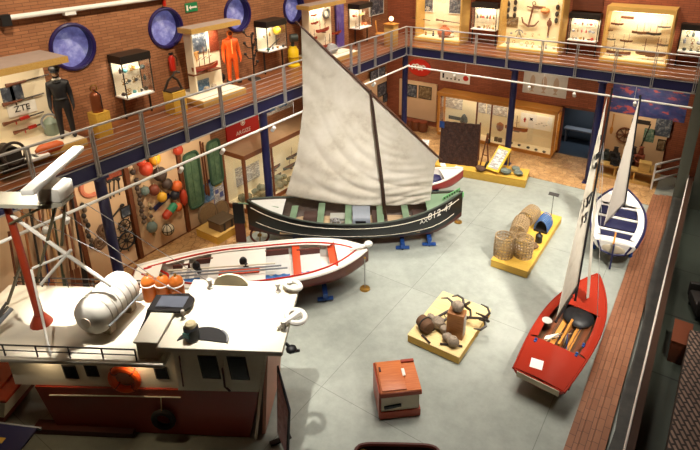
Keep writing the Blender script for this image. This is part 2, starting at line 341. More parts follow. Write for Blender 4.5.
PSE = PIC([(60, 44, 30), (120, 96, 66), (200, 180, 140)]); PTXT = SPECK([(.44, (238, 234, 226)), (.52, (150, 148, 150)), (.58, (176, 164, 156)), (.64, (236, 232, 224))], 22, .6, 'xyz', (.2, .2, 1))
PRT = SPECK([(.35, (120, 44, 24)), (.55, (150, 66, 38)), (.7, (190, 120, 84))], 30, .6)
def frame_pic(wf, a, z, w, h, o, label, pic, fc=None, cat='picture', name='framed_picture', group=None, fw=.025, mat=None):
    p = wf.P(a, o, z-h/2); t = thing(name, label, cat, p, 0, group)
    if fc:
        mb = MB()
        for a0, a1, z0, z1 in ((a-w/2, a+w/2, z+h/2-fw, z+h/2), (a-w/2, a+w/2, z-h/2, z-h/2+fw), (a-w/2, a-w/2+fw, z-h/2+fw, z+h/2-fw), (a+w/2-fw, a+w/2, z-h/2+fw, z+h/2-fw)): wf.bx(mb, a0, a1, o, o+.03, z0, z1)
        mb.build('frame', fc, t)
    k = fw if fc else 0
    wf.bx(MB(), a-w/2+k, a+w/2-k, o, o+.015, z-h/2+k, z+h/2-k).build('print', pic, t)
    return t
def loft_hull(mb, L, B, Dp, st, mtx, sheer0=0, sheer1=0, q=10, fine=2.2, stern_w=0.0, band=None, inner=.04, keelrise=(.3, .5), full=.85, floor_=None):
    """st stations stern->bow; local x along, z up from keel bottom. band: share of section painted with slot 1 (bottom)"""
    def prof(t):
        b = (1-abs(2*t-1)**fine) if stern_w == 0 else ((1-(max(0, (t-.42)/.58))**fine) * (stern_w+(1-stern_w)*math.sin(min(1, t/.42)*PI/2)))
        s = Dp + sheer0*max(0, 1-t/.5)**2 + sheer1*max(0, (t-.5)/.5)**2
        k = keelrise[0]*Dp*max(0, 1-t/.22)**2 + keelrise[1]*Dp*max(0, (t-.82)/.18)**2
        return max(b, .015)*B/2, s, k
    def P(t, j, ins):
        b, s, k = prof(t); a = j*PI/2
        y = b*math.sin(abs(a))**full*(1 if a >= 0 else -1); z = k+(s-k)*(1-math.cos(a))**.8
        if ins:
            y *= max(0, 1-ins/max(b, ins+.001)); z = max(z, k+ins*1.6) if abs(j) < 1 else z
            if floor_ is not None: z = max(z, floor_)
        x = (t-.5)*(L-(2*ins if ins else 0)); return mtx @ V((x, y, z))
    js = [-1+2*i/q for i in range(q+1)]
    for ins in (0, inner):
        g = [[mb.bm.verts.new(P(i/st, j, ins)) for j in js] for i in range(st+1)]
        for i in range(st):
            for j in range(q):
                m = abs((js[j]+js[j+1])/2); mb.mi = (2 if ins else (1 if band and m < band else 0)); mb._f([g[i][j], g[i+1][j], g[i+1][j+1], g[i][j+1]])
        mb.mi = 2 if ins else 0; mb._f(g[0]); mb._f(g[-1])
        if not ins: go = g
    for i in range(st):
        for e in (0, q): mb.mi = 0; mb._f([go[i][e], go[i+1][e], g[i+1][e], g[i][e]])
    mb.mi = 0; mb._f([go[0][0], g[0][0], g[0][q], go[0][q]]); 
    return prof, P
def model_ship(c, L, dirv, label, hull=BROWN, sails=False, group='ship models', masts=2, hull2=None, cat='ship model'):
    d = V(dirv).normalized(); c = V(c); n = V((-d.y, d.x, 0)); mtx = Matrix((d, n, V((0, 0, 1)))).transposed().to_4x4(); mtx.translation = c
    t = thing('model_ship', label, cat, c, 0, group); mb = MB(); loft_hull(mb, L, L*.24, L*.13, 8, mtx, L*.05, L*.08, 6, 2.2, .4, .6, L*.015, floor_=L*.09); mb.build('hull', [hull, hull2 or hull, BROWN], t)
    mb = MB(); sm = MB()
    for k in range(masts):
        p = c+d*L*(-.22+.4*k/max(1, masts-1) if masts > 1 else 0); h = L*(.62-.1*(k != masts//2))
        mb.tube([p+V((0, 0, L*.05)), p+V((0, 0, L*.1+h))], L*.012, 6)
        if sails: sm.grid(lambda u, v: p+d*((u-.15)*L*.34*(1-.55*v))+V((0, 0, L*.2+v*h*.8))+n*(math.sin(u*PI)*L*.04), 5, 5, .004)
        else: mb.tube([p-n*0-d*L*.1+V((0, 0, L*.35)), p+d*L*.1+V((0, 0, L*.42))], L*.008, 5)
    mb.build('masts', BROWN, t)
    if sails: sm.build('sail', CREAM, t)
    MB().cb(c+V((0, 0, L*.0)), (L*.3, L*.1, L*.05)).build('stand', BROWN, t); return t
def shelf(mb, wf, a0, a1, o0, o1, z): wf.bx(mb, a0, a1, o0, o1, z-.008, z)
SHELL = SPECK([(.3, (120, 100, 80)), (.7, (216, 200, 176))], 20); BRASS = M((170, 130, 60), .3, .8); TEAL = M((70, 140, 140)); DKG = M((52, 60, 56), .5)
def lump(c, r, label, mat, cat='specimen', name='specimen', group=None, seed=0, flat=.7):
    mb = MB(); mb.ball(V(c)+V((0, 0, r*flat)), (r, r*.85, r*flat), 10); rr = random.Random(seed)
    for v in mb.bm.verts: v.co += (v.co-V(c)).normalized()*rr.uniform(-.12, .12)*r
    return one(name, label, cat, mb, mat, group)
def jar(c, r, h, label, mat, group=None, name='bottle', cat='bottle'):
    return one(name, label, cat, MB().lathe([(r*.85, 0), (r, .04*h), (r, .62*h), (r*.4, .78*h), (r*.35, .96*h), (r*.45, h)], c, n=12), mat, group)
def figure(name, label, cat, loc, rz, pts, mat, group=None):
    """one continuous body grown from a skeleton; pts = {joint: ((x,y,z), radius, parent)} in local metres, facing -Y"""
    t = thing(name, label, cat, loc, rz, group); me = D.meshes.new('body'); ks = list(pts); ix = {k: i for i, k in enumerate(ks)}
    me.from_pydata([pts[k][0] for k in ks], [(ix[k], ix[pts[k][2]]) for k in ks if pts[k][2]], [])
    o = D.objects.new('body', me); COL.objects.link(o); m = o.modifiers.new('s', 'SKIN'); m.use_smooth_shade = True
    for k in ks:
        r = pts[k][1]; r = r if isinstance(r, tuple) else (r, r); me.skin_vertices[0].data[ix[k]].radius = r
    me.skin_vertices[0].data[0].use_root = True
    s = o.modifiers.new('u', 'SUBSURF'); s.levels = s.render_levels = 2
    m2 = D.meshes.new_from_object(o.evaluated_get(bpy.context.evaluated_depsgraph_get())); o.modifiers.clear(); o.data = m2; D.meshes.remove(me); m2.name = 'body'
    for p in m2.polygons: p.use_smooth = True
    m2.materials.clear(); m2.materials.append(mat); o.parent = t; FR[o.name] = FR[t.name]; return t
def body(arm=.12, lean=0, s=1.0):
    b = {'pelvis': ((0, 0, .95), (.15, .11), None), 'waist': ((0, 0, 1.08), (.135, .10), 'pelvis'), 'chest': ((0, -.01, 1.28), (.17, .12), 'waist'), 'sho': ((0, 0, 1.42), (.13, .095), 'chest'), 'neck': ((0, 0, 1.51), .055, 'sho'), 'jaw': ((0, -.02, 1.58), (.07, .08), 'neck'), 'head': ((0, -.005, 1.67), (.082, .1), 'jaw'), 'crown': ((0, .005, 1.745), (.06, .075), 'head')}
    for q, sg in (('l', 1), ('r', -1)):
        b.update({'sh'+q: ((.19*sg, 0, 1.4), .07, 'sho'), 'el'+q: ((.19*sg+arm*.7*sg, .02, 1.12), .052, 'sh'+q), 'wr'+q: ((.2*sg+arm*sg, -.06, .87), .036, 'el'+q), 'pa'+q: ((.2*sg+arm*sg, -.075, .79), (.022, .042), 'wr'+q), 'th'+q: ((.19*sg+arm*sg, -.13, .79), .012, 'wr'+q), 'ti'+q: ((.185*sg+arm*sg, -.15, .75), .01, 'th'+q),
                  'hi'+q: ((.1*sg, 0, .88), .1, 'pelvis'), 'kn'+q: ((.12*sg, -.01, .5), .068, 'hi'+q), 'an'+q: ((.13*sg, .01, .09), .05, 'kn'+q), 'to'+q: ((.15*sg, -.14, .045), (.045, .04), 'an'+q)})
        for k, dz in enumerate((0, .012, .006, -.012)): b.update({'f%d'%k+q: ((.2*sg+arm*sg-.006*sg, -.112+.026*k, .745), .0095, 'pa'+q), 'g%d'%k+q: ((.19*sg+arm*sg-.018*sg, -.118+.026*k, .70-dz), .0085, 'f%d'%k+q)})
    return {k: (tuple(c*s for c in v[0]), tuple(c*s for c in v[1]) if isinstance(v[1], tuple) else v[1]*s, v[2]) for k, v in b.items()}
# ======================= LEFT GALLERY =======================
def stand(label, y0, y1, of, ztop, b0, b1, c0, c1, co, ob=0):
    t = thing('display_stand', label, 'display stand', LW.P((y0+y1)/2, .6, G))
    LW.bx(MB(), y0, y1, .02, of, G, G+.19, .01).build('base', OCHRE, t); LW.bx(MB(), y0+.02, y1-.02, .02, of-.02, G+.19, G+.2).build('base_top', M((226, 216, 196), .6), t)
    LW.bx(MB(), b0, b1, ob+.02, ob+.08, G+.2, ztop).build('back_panel', PANEL, t)
    cn = LW.bx(MB(), c0, c1, ob, co, ztop, ztop+.14).build('canopy', OCHRE, t)
    LW.bx(MB(), c0+.02, c1-.02, ob+.02, co-.02, ztop+.14, ztop+.15).build('canopy_top', M((168, 150, 140), .7), cn)
    LW.bx(MB(), b0, b0+.05, ob+.08, min(co, of)*.62+ob*.3, G+.2, ztop).build('side_panel', PANEL, t)
    LW.bx(MB(), b0+.2, b1-.2, co-.3, co-.24, ztop-.03, ztop).build('light_strip', LAMP, cn)
    area(LW.P((b0+b1)/2, co-.3, ztop-.06), 17, .25, LW.P((b0+b1)/2, ob+.12, G+1), (1, .85, .62), 150, 'RECTANGLE', b1-b0-.3)
    return t
stand('ochre display stand with rifles and a black dressed mannequin', 2.6, 6.1, 1.2, 6.2, 2.6, 6.0, 2.2, 6.08, 1.15)
stand('ochre display stand with the orange survival suit', 9.4, 11.05, 1.4, 6.2, 9.75, 10.95, 9.6, 11.45, 1.0, .42)
stand('ochre display stand with red ship models', 15.0, 17.0, 1.5, 6.18, 14.95, 16.6, 14.7, 16.9, 1.0, .42)
GUN = M((54, 44, 38), .4); SUIT = M((26, 26, 30), .55, 0, .2); SKIN = M((196, 160, 130), .6)
def gun(a, o, z, L, label, cat='rifle', name='harpoon_rifle', wf=LW, tilt=.08, red=False, group=None):
    t = thing(name, label, cat, wf.P(a, o, z), 0, group); A = wf.P(a-L/2, o, z-tilt); B = wf.P(a+L/2, o, z+tilt); d = (B-A).normalized()
    MB().tube([A+d*L*.3, B], .018, 6).build('barrel', GUN, t); mb = MB(); mb.tube([A, A+d*L*.16, A+d*L*.45], [.05, .03, .025], 8); mb.build('stock', BROWN, t)
    MB().tube([A+d*L*.3, A+d*L*.3+V((0, 0, -.09))], .016, 6).build('trigger_grip', RED if red else GUN, t)
    if red: MB().tube([A+d*L*.4, A+d*L*.62], .045, 8).build('red_body', RED, t)
    return t
for i, (u, v, L, rd) in enumerate(((28, 80, .95, 0), (24, 99, .9, 0), (24, 118, .9, 1), (32, 127, .8, 1))):
    p = LW.px(u, v, .14); gun(p.y, .14, p.z, L, ['long dark rifle on the top row of the leftmost ochre stand', 'long dark rifle on the second row, under the two dark photographs', 'red stocked harpoon gun, upper of the two on the leftmost stand', 'red stocked harpoon gun, lower of the two on the leftmost stand'][i], red=bool(rd), tilt=.02)
for u, v, lb in ((8, 95, 'dark photograph on the leftmost stand, left of a pair'), (16.5, 92, 'dark photograph on the leftmost stand, right of a pair')):
    p = LW.px(u, v, .09); frame_pic(LW, p.y, p.z, .26, .36, .085, lb, PB, None, 'photograph', 'photograph')
p = LW.px(22, 108, .09); t = frame_pic(LW, p.y, p.z, .62, .3, .085, 'white name board with dark letters on the leftmost stand', WHITEP, None, 'sign', 'name_board')
MB().text('ZTE', .2, Matrix.Translation(LW.P(p.y, .103, p.z)) @ Matrix(((0, 0, 1), (1, 0, 0), (0, 1, 0))).to_4x4()).build('lettering', BLACK, t)
q = onz(69, 137, G+.2)
t = figure('mannequin', 'dark mannequin in a black uniform and cap at the end of the leftmost stand', 'mannequin', (q.x, q.y, G+.2), math.radians(62), {k: (v[0], (tuple(c*1.18 for c in v[1]) if isinstance(v[1], tuple) else v[1]*1.18), v[2]) for k, v in body(.05).items()}, SUIT); t.scale = (.93, .93, .93)
for nm, mb, m in (('face', MB().ball((0, -.045, 1.65), (.078, .075, .1), 12).ball((0, -.12, 1.645), (.014, .02, .026), 8).ball((.03, -.112, 1.67), (.014, .01, .008), 8).ball((-.03, -.112, 1.67), (.014, .01, .008), 8).ball((0, -.112, 1.6), (.026, .01, .007), 8), SKIN), ('cap', MB().lathe([(.1, 0), (.118, .02), (.125, .09), (.1, .12), (.02, .125)], (0, 0, 1.7)).lathe([(.105, 0), (.11, .012)], (0, -.09, 1.7)), SUIT), ('scarf', MB().torus((0, 0, 1.5), .075, .03, (0, .2, 1), 16, 8), WHITE), ('collar', MB().torus((0, 0, 1.45), .1, .03, (0, 0, 1), 16, 8), SUIT), ('belt', MB().torus((0, 0, 1.03), .15, .02, (0, 0, 1), 20, 6), BLACK)): mb.build(nm, m, t, local=True)
one('torpedo_float', 'orange torpedo shaped float lying on the base of the leftmost stand', 'float', MB().tube([onz(36, 152, G+.32), onz(41, 150, G+.32), onz(58, 145, G+.32), onz(63, 143.5, G+.32)], [.04, .115, .115, .05], 14), M((206, 96, 40), .45))
p = onz(53, 134, G+.2); t = thing('diver_apparatus', 'grey green diver apparatus beside the mannequin', 'apparatus', p)
MB().lathe([(.14, 0), (.17, .05), (.17, .3), (.1, .38), (.05, .42)], p).build('tank', M((130, 146, 132), .4), t); MB().torus(p+V((0, 0, .3)), .19, .025, (1, 0, .3)).build('hose', GREY, t)
p = onz(12, 168, G+.2); t = thing('deck_winch', 'dark mechanical winch on the leftmost stand, near its left end', 'winch', p)
MB().cb(p+V((0, 0, .06)), (.4, .5, .12)).build('plinth', DARK, t); MB().cyl(p+V((-.2, 0, .35)), p+V((.2, 0, .35)), .16).build('drum', DARK, t); MB().torus(p+V((.24, 0, .38)), .22, .03, (1, 0, 0)).build('hand_wheel', GUN, t); [MB().cb(p+V((s, 0, .25)), (.05, .3, .4)).build('frame', DARK, t) for s in (-.22, .22)]
for i, (u, v) in enumerate(((30, 160), (40, 156.5))):
    p = onz(u, v, G+.2); one('specimen_tray', ['pale flat tray at the front edge of the leftmost stand, left one', 'pale flat tray at the front edge of the leftmost stand, right one'][i], 'tray', MB().cb(p+V((0, 0, .03)), (.3, .3, .06), None, .01), WHITEP)
# orange survival suit
OSUIT = M((232, 92, 22), .5, 0, .15); q = onz(234, 82, G+.2)
t = figure('survival_suit', 'orange hooded survival suit standing on the ochre stand', 'survival suit', (q.x, q.y, G+.2), math.radians(62), {k: (v[0], (tuple(c*1.28 for c in v[1]) if isinstance(v[1], tuple) else v[1]*1.28), v[2]) for k, v in body(.09, 0, 1.0).items()}, OSUIT); t.scale = (.92, .92, .92)
MB().ball((0, -.075, 1.66), (.07, .05, .09), 10).build('face_opening', M((120, 60, 30), .6), t, True); MB().torus((0, -.085, 1.66), .085, .02, (0, 1, .1), 18, 6).build('hood_rim', M((236, 140, 60), .5), t, True); MB().cb((0, -.165, 1.25), (.03, .02, .5)).build('zip', M((240, 190, 110), .5), t, True)
for sg in (1, -1): MB().cb((.15*sg, -.07, .05), (.15, .34, .1), None, .03).build('boot', DARK, t, True)
p = LW.px(198, 43, .5); frame_pic(LW, p.y, p.z, .58, .58, .5, 'black and white wave photograph on the stand of the orange suit', PB, None, 'photograph', 'photograph')
p = LW.px(213.5, 40, .5); frame_pic(LW, p.y, p.z, .36, .66, .5, 'reddish text board left of the orange suit hood', PRT, None, 'text board', 'text_board')
p = LW.px(202, 88, .5); frame_pic(LW, p.y, p.z, .56, .5, .5, 'crew photograph low on the stand of the orange suit', PBL, None, 'photograph', 'photograph')
p = LW.px(196.5, 57, .51); one('pennant', 'small tan pennant hanging on the stand of the orange suit', 'pennant', MB().slab([p+V((0, -.1, .16)), p+V((0, .1, .16)), p+V((0, .0, -.16))], (.015, 0, 0)), M((200, 150, 90)))
p = LW.px(206, 70, .68); t = model_ship(p, .95, (0, 1, 0), 'brown half model of a fishing ship under the wave photograph', M((150, 70, 40)), False, None, 3, RED)
MB().cb(p+V((-.08, 0, -.05)), (.3, 1.05, .04)).build('shelf', BROWN, t)
p = onz(221, 82, G+.2); lump(p, .17, 'black boot shaped bundle beside the orange suit', BLACK, 'bundle', 'bundle', None, 3, .9)
for i, (u, v) in enumerate(((207, 91), (214, 88))):
    p = onz(u, v, G+.2); lump(p, .1, ['pale shell on the base left of the orange suit, nearer one', 'pale shell on the base left of the orange suit, farther one'][i], SHELL, 'shell', 'shell', None, i)
# red ship models on the third stand
for i, (u, v, L, s) in enumerate(((323, 32, .9, 0), (313, 40, .6, 0), (328, 47, .8, 0), (337, 34, .7, 0), (315, 24, .5, 0), (314, 16, .4, 0))):
    p = LW.px(u, v, .66); model_ship(p, L*.85, (0, 1, 0), ['red hulled model ship in the middle of the far left stand', 'small red hulled model boat left of the other red ones', 'red hulled model boat on the lower row of the far left stand', 'red hulled model ship at the right end, by the purple banner', 'tiny red model boat on the upper left row', 'tiny red model boat topmost at the left'][i], M((170, 60, 36)), False, None, 2)
p = LW.px(326, 13, .52); one('ring_badge', 'ring shaped white and black badge at the top of the far left stand', 'badge', MB().torus(p, .17, .05, (1, 0, 0), 20, 8), M((90, 88, 86)))
p = onz(332, 53, G+.2); lump(p, .25, 'pale grey rounded model on the base of the far left stand', GREY, 'model', 'scale_model', None, 5)
LW.bx(mb := MB(), 17.5, 18.0, .02, .1, G, 6.3); one('wall_banner', 'tall purple banner on the wall beside the red ship models', 'banner', mb, PIC([(60, 44, 130), (96, 80, 160), (150, 140, 190)], 2))
# glazed wall cases
def wall_case(wf, label, a0, a1, z0, z1, dep, hood=True, shelves=2, legs=True, back=PANEL):
    c = wf.P((a0+a1)/2, dep/2, G); t = thing('wall_case', label, 'display case', c)
    wf.bx(MB(), a0, a1, .02, .05, z0, z1).build('back_panel', back, t)
    wf.bx(MB(), a0, a1, .02, dep, z0-.04, z0).build('tray', WHITEP if hood else OCHRE, t)
    h = wf.bx(MB(), a0-.03, a1+.03, .02, dep+.03, z1, z1+(.2 if hood else .05)).build('hood', M((34, 30, 28), .4), t)
    wf.bx(MB(), a0+.1, a1-.1, dep-.12, dep-.06, z1-.02, z1).build('light_strip', LAMP, h)
    for a in (a0, a1):
        for o in (.05, dep): wf.bx(MB(), a-.012, a+.012, o-.012, o+.012, z0, z1).build('corner_post', DARK, t)
    for k in range(shelves): z = z0+(z1-z0)*(k+1)/(shelves+1); wf.bx(MB(), a0+.02, a1-.02, .05, dep*.75, z-.008, z).build('shelf', GLS, t)
    g = MB(); wf.bx(g, a0+.012, a1-.012, dep-.004, dep, z0, z1); wf.bx(g, a0, a0+.004, .06, dep-.012, z0, z1); wf.bx(g, a1-.004, a1, .06, dep-.012, z0, z1); g.build('glass', GLS, t)
    if legs:
        for a in (a0+.02, a1-.02): wf.bx(MB(), a-.02, a+.02, dep*.55, dep*.55+.04, G, z0-.04).build('leg', DARK, t)
    area(wf.P((a0+a1)/2, dep-.1, z1-.04), 8, .12, wf.P((a0+a1)/2, .06, (z0+z1)/2-.2), (1, .9, .74), 160, 'RECTANGLE', a1-a0-.15)
    return t
wall_case(LW, 'black hooded glass case beside the first round window', 7.68, 8.5, 4.82, 5.72, .55)
wall_case(LW, 'black hooded glass case with a rifle and yellow apparatus', 13.0, 13.95, 5.02, 5.8, .55, True, 1)
wall_case(LW, 'black hooded glass case by the purple banner, nearest the corner', 18.45, 19.4, 4.92, 5.7, .55, True, 1)
kinds = [SHELL, DKG, GREY, BRASS, BLACK, M((210, 196, 160)), TEAL]
def fill(wf, a0, a1, o, zs, n, where, r=.07, seed=1, mats=kinds):
    rr = random.Random(seed)
    for k, (z, row) in enumerate(zs):
        for i in range(n):
            p = wf.P(a0+(a1-a0)*(i+.5)/n+rr.uniform(-.03, .03), o+rr.uniform(-.06, .06), z); q = rr.random(); m = mats[rr.randrange(len(mats))]
            lb = '%s on the %s %s' % (ORD[i], row, where)
            if q < .45: lump(p, r*rr.uniform(.9, 1.35), 'sea find, ' + lb, m, 'sea find', 'sea_find', None, i+k*9)
            elif q < .75: jar(p, r*.6, r*2.6, 'bottle, ' + lb, m)
            else:
                t = thing('instrument', 'instrument, ' + lb, 'instrument', p); MB().lathe([(r*.7, 0), (r*.7, r*.3), (r*.2, r*.4), (r*.2, r*1.2)], p, n=12).build('foot', m, t); MB().torus(p+V((0, 0, r*1.8)), r*.7, r*.14, wf.out, 14, 6).build('dial', BRASS, t)
fill(LW, 7.74, 8.46, .26, ((4.82, 'bottom shelf'), (5.12, 'middle shelf'), (5.42, 'top shelf')), 7, 'of the first wall case', .06, 3)
fill(LW, 18.5, 19.35, .26, ((4.92, 'bottom shelf'), (5.35, 'top shelf')), 6, 'of the corner case', .07, 5, [SHELL, M((206, 110, 60)), M((224, 180, 90)), CREAM])
gun(13.48, .32, 5.14, .7, 'dark line throwing rifle lying in the middle glass case', tilt=.16)
p = LW.px(277, 32, .28); lump((p.x, p.y, 5.43), .16, 'yellow rounded apparatus in the middle glass case', M((226, 196, 40)), 'apparatus', 'apparatus', None, 9, .9)
fill(LW, 13.05, 13.9, .2, ((5.43, 'upper shelf'),), 3, 'of the middle glass case', .06, 8); fill(LW, 13.05, 13.9, .44, ((5.02, 'floor'),), 4, 'of the middle glass case', .055, 9)
# things along the wall
def pedestal(u, v, w, h, label, m=YEL):
    p = onz(u, v, G); t = thing('pedestal', label, 'pedestal', p); MB().cb(p+V((0, 0, h/2)), (w, w, h), None, .008).build('block', m, t); MB().cb(p+V((0, 0, h+.006)), (w+.01, w+.01, .012)).build('top_plate', YEL, t); return p+V((0, 0, h+.012))
p = pedestal(103, 136, .36, .62, 'yellow pedestal under the copper cylinder'); COPPER = M((140, 76, 44), .35, .4)
t = thing('copper_cylinder', 'brown copper extinguisher cylinder on a yellow pedestal', 'cylinder', p); MB().lathe([(.12, 0), (.13, .03), (.13, .4), (.09, .48), (.03, .5), (.03, .56)], p).build('tank', COPPER, t, ang=60); MB().torus(p+V((0, 0, .58)), .08, .015, (1, 0, 0), 14, 6).build('handle', BRASS, t); MB().tube([p+V((.03, 0, .52)), p+V((.17, .03, .45)), p+V((.16, .03, .1))], .014, 6).build('hose', BLACK, t)
p = pedestal(177, 112, .42, .6, 'yellow pedestal under the dark iron frame')
t = thing('iron_fitting', 'dark arched iron fitting on a yellow pedestal', 'fitting', p); MB().tube([p+V((-.15, -.2, 0)), p+V((-.05, -.1, .3)), p+V((0, 0, .4)), p+V((.05, .12, .28)), p+V((.1, .2, 0))], .035, 8).build('arch', GUN, t); MB().tube([p+V((0, 0, .38)), p+V((0, .1, .5)), p+V((.02, .24, .46))], .03, 8).build('hook', GUN, t); MB().cb(p+V((0, 0, .02)), (.3, .42, .04)).build('foot', GUN, t)
t = thing('fire_extinguisher', 'red fire extinguisher on the brick wall between round windows', 'fire extinguisher', (WL+.12, 9.5, 5.1)); p = V((WL+.12, 9.5, 5.1))
MB().lathe([(.08, 0), (.09, .03), (.09, .36), (.05, .43), (.025, .46)], p).build('cylinder', RED, t, ang=60); MB().cb(p+V((0, 0, .49)), (.06, .12, .06)).build('valve', BLACK, t); MB().tube([p+V((.02, .04, .48)), p+V((.06, .13, .35)), p+V((.06, .12, .12))], .014, 6).build('hose', BLACK, t)
t = thing('exit_sign', 'green emergency exit sign on the brick wall', 'sign', (WL+.02, 10.5, 6.62)); LW.bx(MB(), 10.28, 10.72, .005, .03, 6.63, 6.89).build('plate', M((34, 130, 80), .4), t)
mb = MB(); LW.bx(mb, 10.47, 10.68, .03, .036, 6.73, 6.78); mb.slab([LW.P(10.47, .03, 6.82), LW.P(10.47, .03, 6.69), LW.P(10.4, .03, 6.755)], (.006, 0, 0)); LW.bx(mb, 10.31, 10.37, .03, .036, 6.68, 6.83); mb.build('arrow', WHITE, t)
p = LW.px(162.5, 0, .08); one('fire_pipe', 'short red pipe above the second round window', 'pipe', MB().cyl(LW.P(9.55, .08, 6.92), LW.P(9.55, .08, 8), .05), RED)
# tree shaped stand, yellow pump, chairs and lamp
p = onz(248, 78, G); p.x = max(p.x, WL+.45); t = thing('coral_stand', 'dark branching iron stand right of the orange suit', 'stand', p); rr = random.Random(4)
MB().lathe([(.22, 0), (.2, .04), (.04, .07)], p).build('foot', DARK, t); mb = MB().tube([p+V((0, 0, .05)), p+V((.02, 0, .7)), p+V((0, .02, 1.5))], .025, 8); mb.build('stem', DARK, t)
for k in range(9):
    z = .45+k*.12; a = k*2.1; e = p+V((.2*math.cos(a), .24*math.sin(a), z+.18)); mb = MB().tube([p+V((0, 0, z)), p+V((.12*math.cos(a), .14*math.sin(a), z+.03)), e], .018, 6).ball(e, .05, 8); mb.build('branch', DARK, t)
p = onz(294, 66, G); t = thing('yellow_pump', 'bright yellow upright pump at the left end of the far left stand', 'pump', p); YL = M((228, 190, 30), .4)
MB().lathe([(.22, 0), (.22, .06), (.16, .09), (.19, .2), (.19, .6), (.14, .66), (.14, .72)], p).build('body', YL, t, ang=50); MB().torus(p+V((0, 0, .35)), .2, .02).build('band', M((190, 150, 20)), t); MB().cyl(p+V((0, 0, .72)), p+V((0, 0, .95)), .06).build('neck', DKG, t)
MB().cyl(p+V((-.02, -.1, 1.02)), p+V((.12, .12, 1.02)), .14).build('gauge', DKG, t)
def gchair(u, v, label):
    p = onz(u, v, G); t = thing('wooden_chair', label, 'chair', p, .5); m = HONEY
    MB().cb((0, 0, .45), (.44, .44, .04), None, .01).build('seat', m, t, True); MB().cb((-.2, 0, .72), (.03, .42, .5), (0, -.12, 0), .01).build('backrest', m, t, True)
    for a in (-.19, .19):
        for b in (-.19, .19): MB().cyl((a, b, 0), (a, b, .44), .02, n=8).build('leg', STEEL, t, True)
    return t
gchair(381, 44, 'honey wood chair standing at the far end of the left gallery')
p = onz(391, 46, G); t = thing('wooden_cabinet', 'ochre wooden lectern cabinet in the gallery corner', 'cabinet', p); MB().cb(p+V((0, 0, .45)), (.45, .4, .9), None, .01).build('body', OCHRE, t); MB().cb(p+V((0, 0, .92)), (.5, .46, .03)).build('top', HONEY, t)
q = p+V((0, 0, .935)); t = thing('globe_lamp', 'small round glowing globe lamp on the corner cabinet', 'lamp', q); MB().lathe([(.08, 0), (.07, .02), (.02, .04), (.02, .1)], q).build('base', BRASS, t); MB().ball(q+V((0, 0, .19)), .1).build('globe', EMIT((255, 214, 160), 4), t)
frame_pic(LW, 20.6, 5.55, 1.2, .8, .02, 'dark framed print high on the left wall near the corner', PB, WHITE)
# ======================= FAR GALLERY =======================
IV = M((246, 234, 200), .7, 0, .03, 2)
def big_case(label, a0, a1, z1, of=.9):
    t = thing('display_case', label, 'display case', FW.P((a0+a1)/2, of/2, G))
    FW.bx(MB(), a0, a1, .02, of+.1, G, G+.16, .01).build('plinth', OCHRE, t); FW.bx(MB(), a0+.06, a1-.06, .1, .16, G+.16, z1-.16).build('back_panel', IV, t)
    FW.bx(MB(), a0+.06, a1-.06, .16, of-.02, G+.16, G+.17).build('case_floor', IV, t)
    c = FW.bx(MB(), a0, a1, .02, of, z1-.16, z1).build('cornice', OCHRE, t)
    for a in (a0, a1-.06): FW.bx(MB(), a, a+.06, .02, of, G+.16, z1-.16).build('side_panel', OCHRE, t)
    FW.bx(MB(), a0+.06, a1-.06, of-.012, of-.006, G+.16, z1-.16).build('glass', GLS, t); FW.bx(MB(), a0+.2, a1-.2, of-.2, of-.14, z1-.19, z1-.16).build('light_strip', LAMP, c)
    area(FW.P((a0+a1)/2, of-.2, z1-.22), 26, .2, FW.P((a0+a1)/2, .15, G+.9), (1, .86, .6), 150, 'RECTANGLE', a1-a0-.4); return t
big_case('ochre framed glass case with two photographs and long guns', -11.05, -8.95, 7.0)
big_case('ochre framed glass case of anchors and hanging gear', -7.35, -4.98, 6.9)
big_case('ochre framed glass case full of model ships', -3.52, -1.38, 6.2)
wall_case(FW, 'small black framed glass case between photographs and anchors', -8.72, -7.66, 4.86, 5.72, .4, True, 1, True, IV)
wall_case(FW, 'small black framed glass case between anchors and model ships', -4.84, -3.8, 4.8, 5.6, .4, True, 2, True, IV)
wall_case(FW, 'small black framed glass case at the right end of the gallery', -1.18, -.1, 4.78, 5.5, .4, True, 2, True, IV)
SL = BRICK('xz0', (110, 56, 32), (98, 48, 28), (70, 34, 20), 3, .05, .006, .5, .2, .3)
for i, (a0, a1, z0) in enumerate(((-8.75, -7.62, 6.02), (-4.86, -3.8, 5.86))):
    mb = MB(); FW.bx(mb, a0, a1, .005, .1, z0, 7.2); one('louvre_panel', ['brown louvred panel over the case beside the photographs', 'brown louvred panel over the case beside the model ships'][i], 'panel', mb, SL)
for u, v, lb in ((426, 11.8, 'left'), (456, 14, 'right')):
    p = FW.px(u, v, .18); frame_pic(FW, p.x, p.z+.36, .7, .72, .165, 'dark whaling photograph in the gun case, %s of two' % lb, PB, WHITE, 'photograph', 'photograph')
for i, (u, v, L) in enumerate(((421, 19, .9), (448, 21.5, 1.1), (424, 29.5, 1.0), (446, 31, .7))):
    p = FW.px(u, v, .3); gun(p.x, .3, p.z, L, ['dark harpoon gun, upper left of the gun case', 'dark harpoon gun, upper right of the gun case', 'dark harpoon gun, lower left of the gun case', 'dark harpoon gun, lower right of the gun case'][i], 'harpoon gun', 'harpoon_gun', FW, -.03)
p = FW.px(444, 38, .45); one('hide_float', 'reddish brown hide float at the bottom of the gun case', 'float', MB().lathe([(.05, 0), (.26, .08), (.3, .22), (.2, .38), (.08, .46), (.1, .5)], (p.x, p.y, G+.17)), M((176, 96, 56), .6), None)
